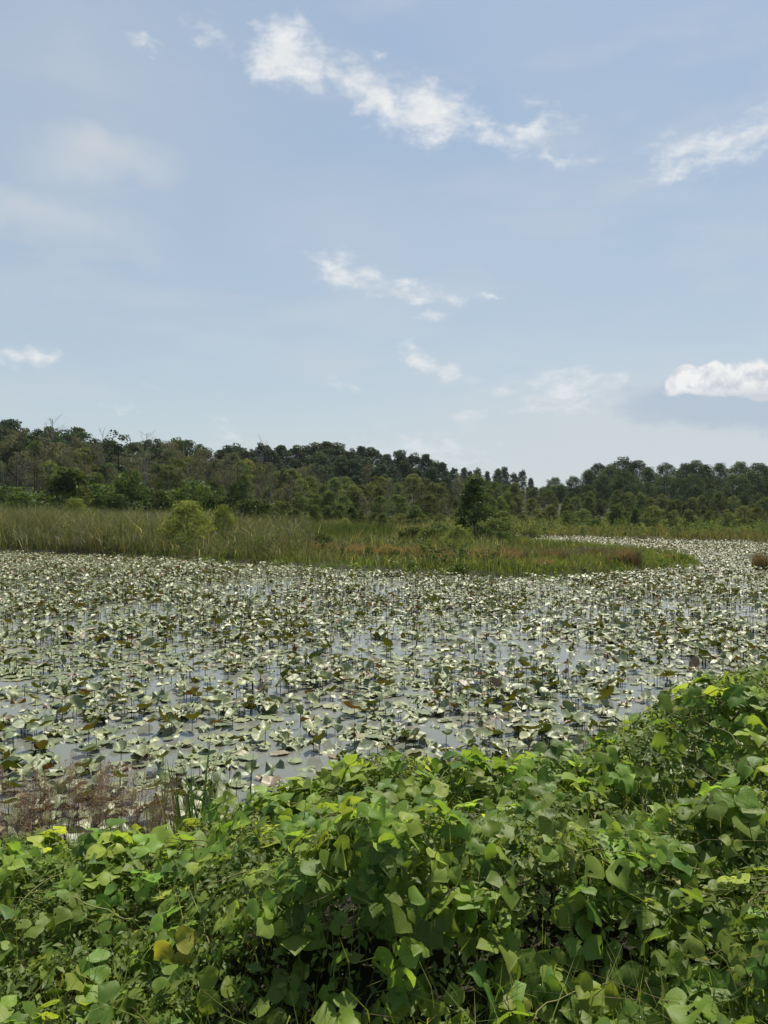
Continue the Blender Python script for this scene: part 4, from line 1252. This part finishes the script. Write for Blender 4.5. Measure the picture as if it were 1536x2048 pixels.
# ------------------------------------------------------------------ purple grass tufts
def panicle(seed):
    r = np.random.default_rng(seed)
    g = Geo()
    n = 230
    t = r.uniform(0, 1, n) ** 0.8
    a = r.uniform(0, 6.28, n)
    q_ = (1 - t) ** 0.7 * 0.055 * np.sqrt(r.uniform(0.05, 1, n)) + 0.004
    pos = np.stack([np.cos(a) * q_, np.sin(a) * q_, t * 0.26 + q_ * 0.8], 1)
    v, f = quads(pos, r.normal(size=(n, 3)), r.uniform(0.0022, 0.0045, n), 2.6, seed=seed)
    g.add(v, f, np.repeat(np.clip(r.normal(0.5, 0.25, n), 0, 1), 4))
    for k in range(26):
        t0 = r.uniform(0, 0.9)
        a0 = r.uniform(0, 6.28)
        l0 = 0.06 * (1 - t0) + 0.01
        g.add(*tube([(0, 0, t0 * 0.26), (math.cos(a0) * l0, math.sin(a0) * l0, t0 * 0.26 + l0 * 0.9)], [0.0006, 0.0003], 3), 0.3)
    g.add(*tube([(0, 0, -0.01), (0, 0, 0.27)], [0.0011, 0.0005], 3), 0.2)
    return g.mesh("seed_head", M_purple)
PAN = [panicle(1000 + i) for i in range(5)]
gst = Geo()
gst.add(*tube([(0, 0, 0), (0.01, 0, 0.5), (0, 0, 1)], [0.0026, 0.0021, 0.0014], 4), 0.3)
STALK = gst.mesh("stalk", M_purple)
gl = Geo()
r = np.random.default_rng(5)
v, f = blades(r.normal(0, 0.03, (16, 3)) * [1, 1, 0], r.uniform(0.2, 0.5, 16), 0.006, r.normal(0, 0.35, (16, 2)), 3)
gl.add(v, f, 0.6)
TUFTB = gl.mesh("leaf_blades", M_sedge)
tuft_items = []
for q_ in range(32):
    px = -45 + 355 * (q_ + rng.uniform(0, 1)) / 32
    d = rng.uniform(4.55, 5.3)
    x = (px - 768) / PX * d
    gz_ = float(terrain(x, d))
    e = link("purple_grass", None, None, (x, d, gz_))
    tag(e, None, "grass tuft", "purple grass tufts at the water's edge")
    hmax = 0
    for s in range(R.randint(3, 5)):
        top = EYE - (np.interp(px, [0, 100, 160, 240, 320], [1560, 1545, 1515, 1530, 1560]) + R.uniform(-10, 95) - HZ) / PX * d
        H = max(0.4, top - gz_ - 0.2)
        hmax = max(hmax, H)
        st = link("stalk", STALK, e)
        lean = Matrix.Rotation(R.gauss(0, 0.10), 4, 'X') @ Matrix.Rotation(R.gauss(0.08, 0.12), 4, 'Y')
        st.matrix_local = Matrix.Translation((R.gauss(0, 0.05), R.gauss(0, 0.05), 0)) @ lean @ Matrix.Diagonal((1, 1, H, 1))
        sh = link("seed_head", R.choice(PAN), st)
        k = R.uniform(0.8, 1.2)
        sh.matrix_local = Matrix.Translation((0, 0, 0.97)) @ Matrix.Diagonal((k, k, k / H, 1)) @ Matrix.Rotation(R.uniform(0, 6), 4, 'Z')
    lb = link("leaf_blades", TUFTB, e)
    lb["kind"] = "stuff"
    tuft_items.append((e, ("taller" if hmax > 0.72 else "shorter") + " purple feathery grass tuft " + ("at the water" if d > 4.9 else "by the vine leaves"), px, d))
uniquify(tuft_items)

# ------------------------------------------------------------------ reed blades in the shallows
def reed_blade(H, w, lean, az_, twist):
    t = np.linspace(0, 1, 7)
    off = lean * H * t ** 2.2
    c = np.stack([np.cos(az_) * off, np.sin(az_) * off, H * t * (1 - 0.12 * abs(lean) * t)], 1)
    wd = w * np.array([0.8, 1, 1, 0.95, 0.8, 0.5, 0.03]) * 0.5
    sa = az_ + math.pi / 2 + twist * t
    sd = np.stack([np.cos(sa), np.sin(sa), 0 * t], 1) * wd[:, None]
    ridge_ = np.stack([np.cos(sa + 1.57), np.sin(sa + 1.57), 0 * t], 1) * (wd * 0.35)[:, None]
    v = np.concatenate([c - sd, c + ridge_, c + sd])
    f = []
    for i in range(6):
        f += [(i, 7 + i, 8 + i, i + 1), (7 + i, 14 + i, 15 + i, 8 + i)]
    return v, np.array(f)
RB = []
for i in range(8):
    v, f = reed_blade(R.uniform(1.15, 1.5), R.uniform(0.018, 0.029), R.uniform(0.02, 0.35), 0.0, R.uniform(-0.8, 0.8))
    RB.append(mesh("blade", v, f, M_blade, np.full(len(v), R.uniform(0.1, 1.0)), smooth=True))
e = link("water_reed", None, None, (-1.27, 5.0, -0.05))
tag(e, "clump of upright green reed blades between purple grass and vine", "reed")
for i in range(105):
    b = link("blade", R.choice(RB), e)
    b.location = (R.gauss(0, 0.13), R.gauss(0, 0.12), 0)
    b.rotation_euler = (R.gauss(0, 0.06), R.gauss(0, 0.08), R.uniform(0, 6.28))
    b.scale = (1, 1, R.uniform(0.70, 1.05))
e = link("leaning_weed", None, None, (-0.75, 4.45, 0.55))
tag(e, "single green weed stem leaning across the reed clump", "weed")
pts = np.array([(0.06, 0, 0), (0.0, 0, 0.3), (-0.12, 0.05, 0.48), (-0.34, 0.12, 0.66), (-0.48, 0.15, 0.76)])
v, f = tube(pts, [0.004, 0.004, 0.0035, 0.003, 0.002], 5)
link("stem", mesh("stem", v, f, M_blade, np.full(len(v), 0.5), smooth=True), e)
for i in range(14):
    t = 0.25 + 0.75 * i / 14
    k = t * 4
    a = int(min(3, k))
    c = pts[a] + (pts[a + 1] - pts[a]) * (k - a)
    lf = link("narrow_leaf", RB[i % 8], e, c, (R.uniform(0.4, 1.1), R.uniform(-0.5, 0.5), R.uniform(0, 6.28)), (0.5, 0.5, R.uniform(0.05, 0.11)))

# ------------------------------------------------------------------ thin summer haze
hm, N = material("summer_haze")
pv = N.new('ShaderNodeVolumePrincipled')
pv.inputs['Color'].default_value = (0.90, 0.94, 1.0, 1)
pv.inputs['Density'].default_value = HAZE
pv.inputs['Anisotropy'].default_value = 0.35
ho = N.new('ShaderNodeOutputMaterial')
N.l.new(pv.outputs[0], ho.inputs['Volume'])
hv = [(x, y, z) for z in (-1.6, 45) for x, y in ((-2480, -2480), (2480, -2480), (2480, 2480), (-2480, 2480))]
hf = np.array([[3, 2, 1, 0], [4, 5, 6, 7], [0, 1, 5, 4], [1, 2, 6, 5], [2, 3, 7, 6], [3, 0, 4, 7]])
tag(link("haze", mesh("haze", hv, hf, hm)), "thin pale haze in the warm air", "haze", None, "stuff")
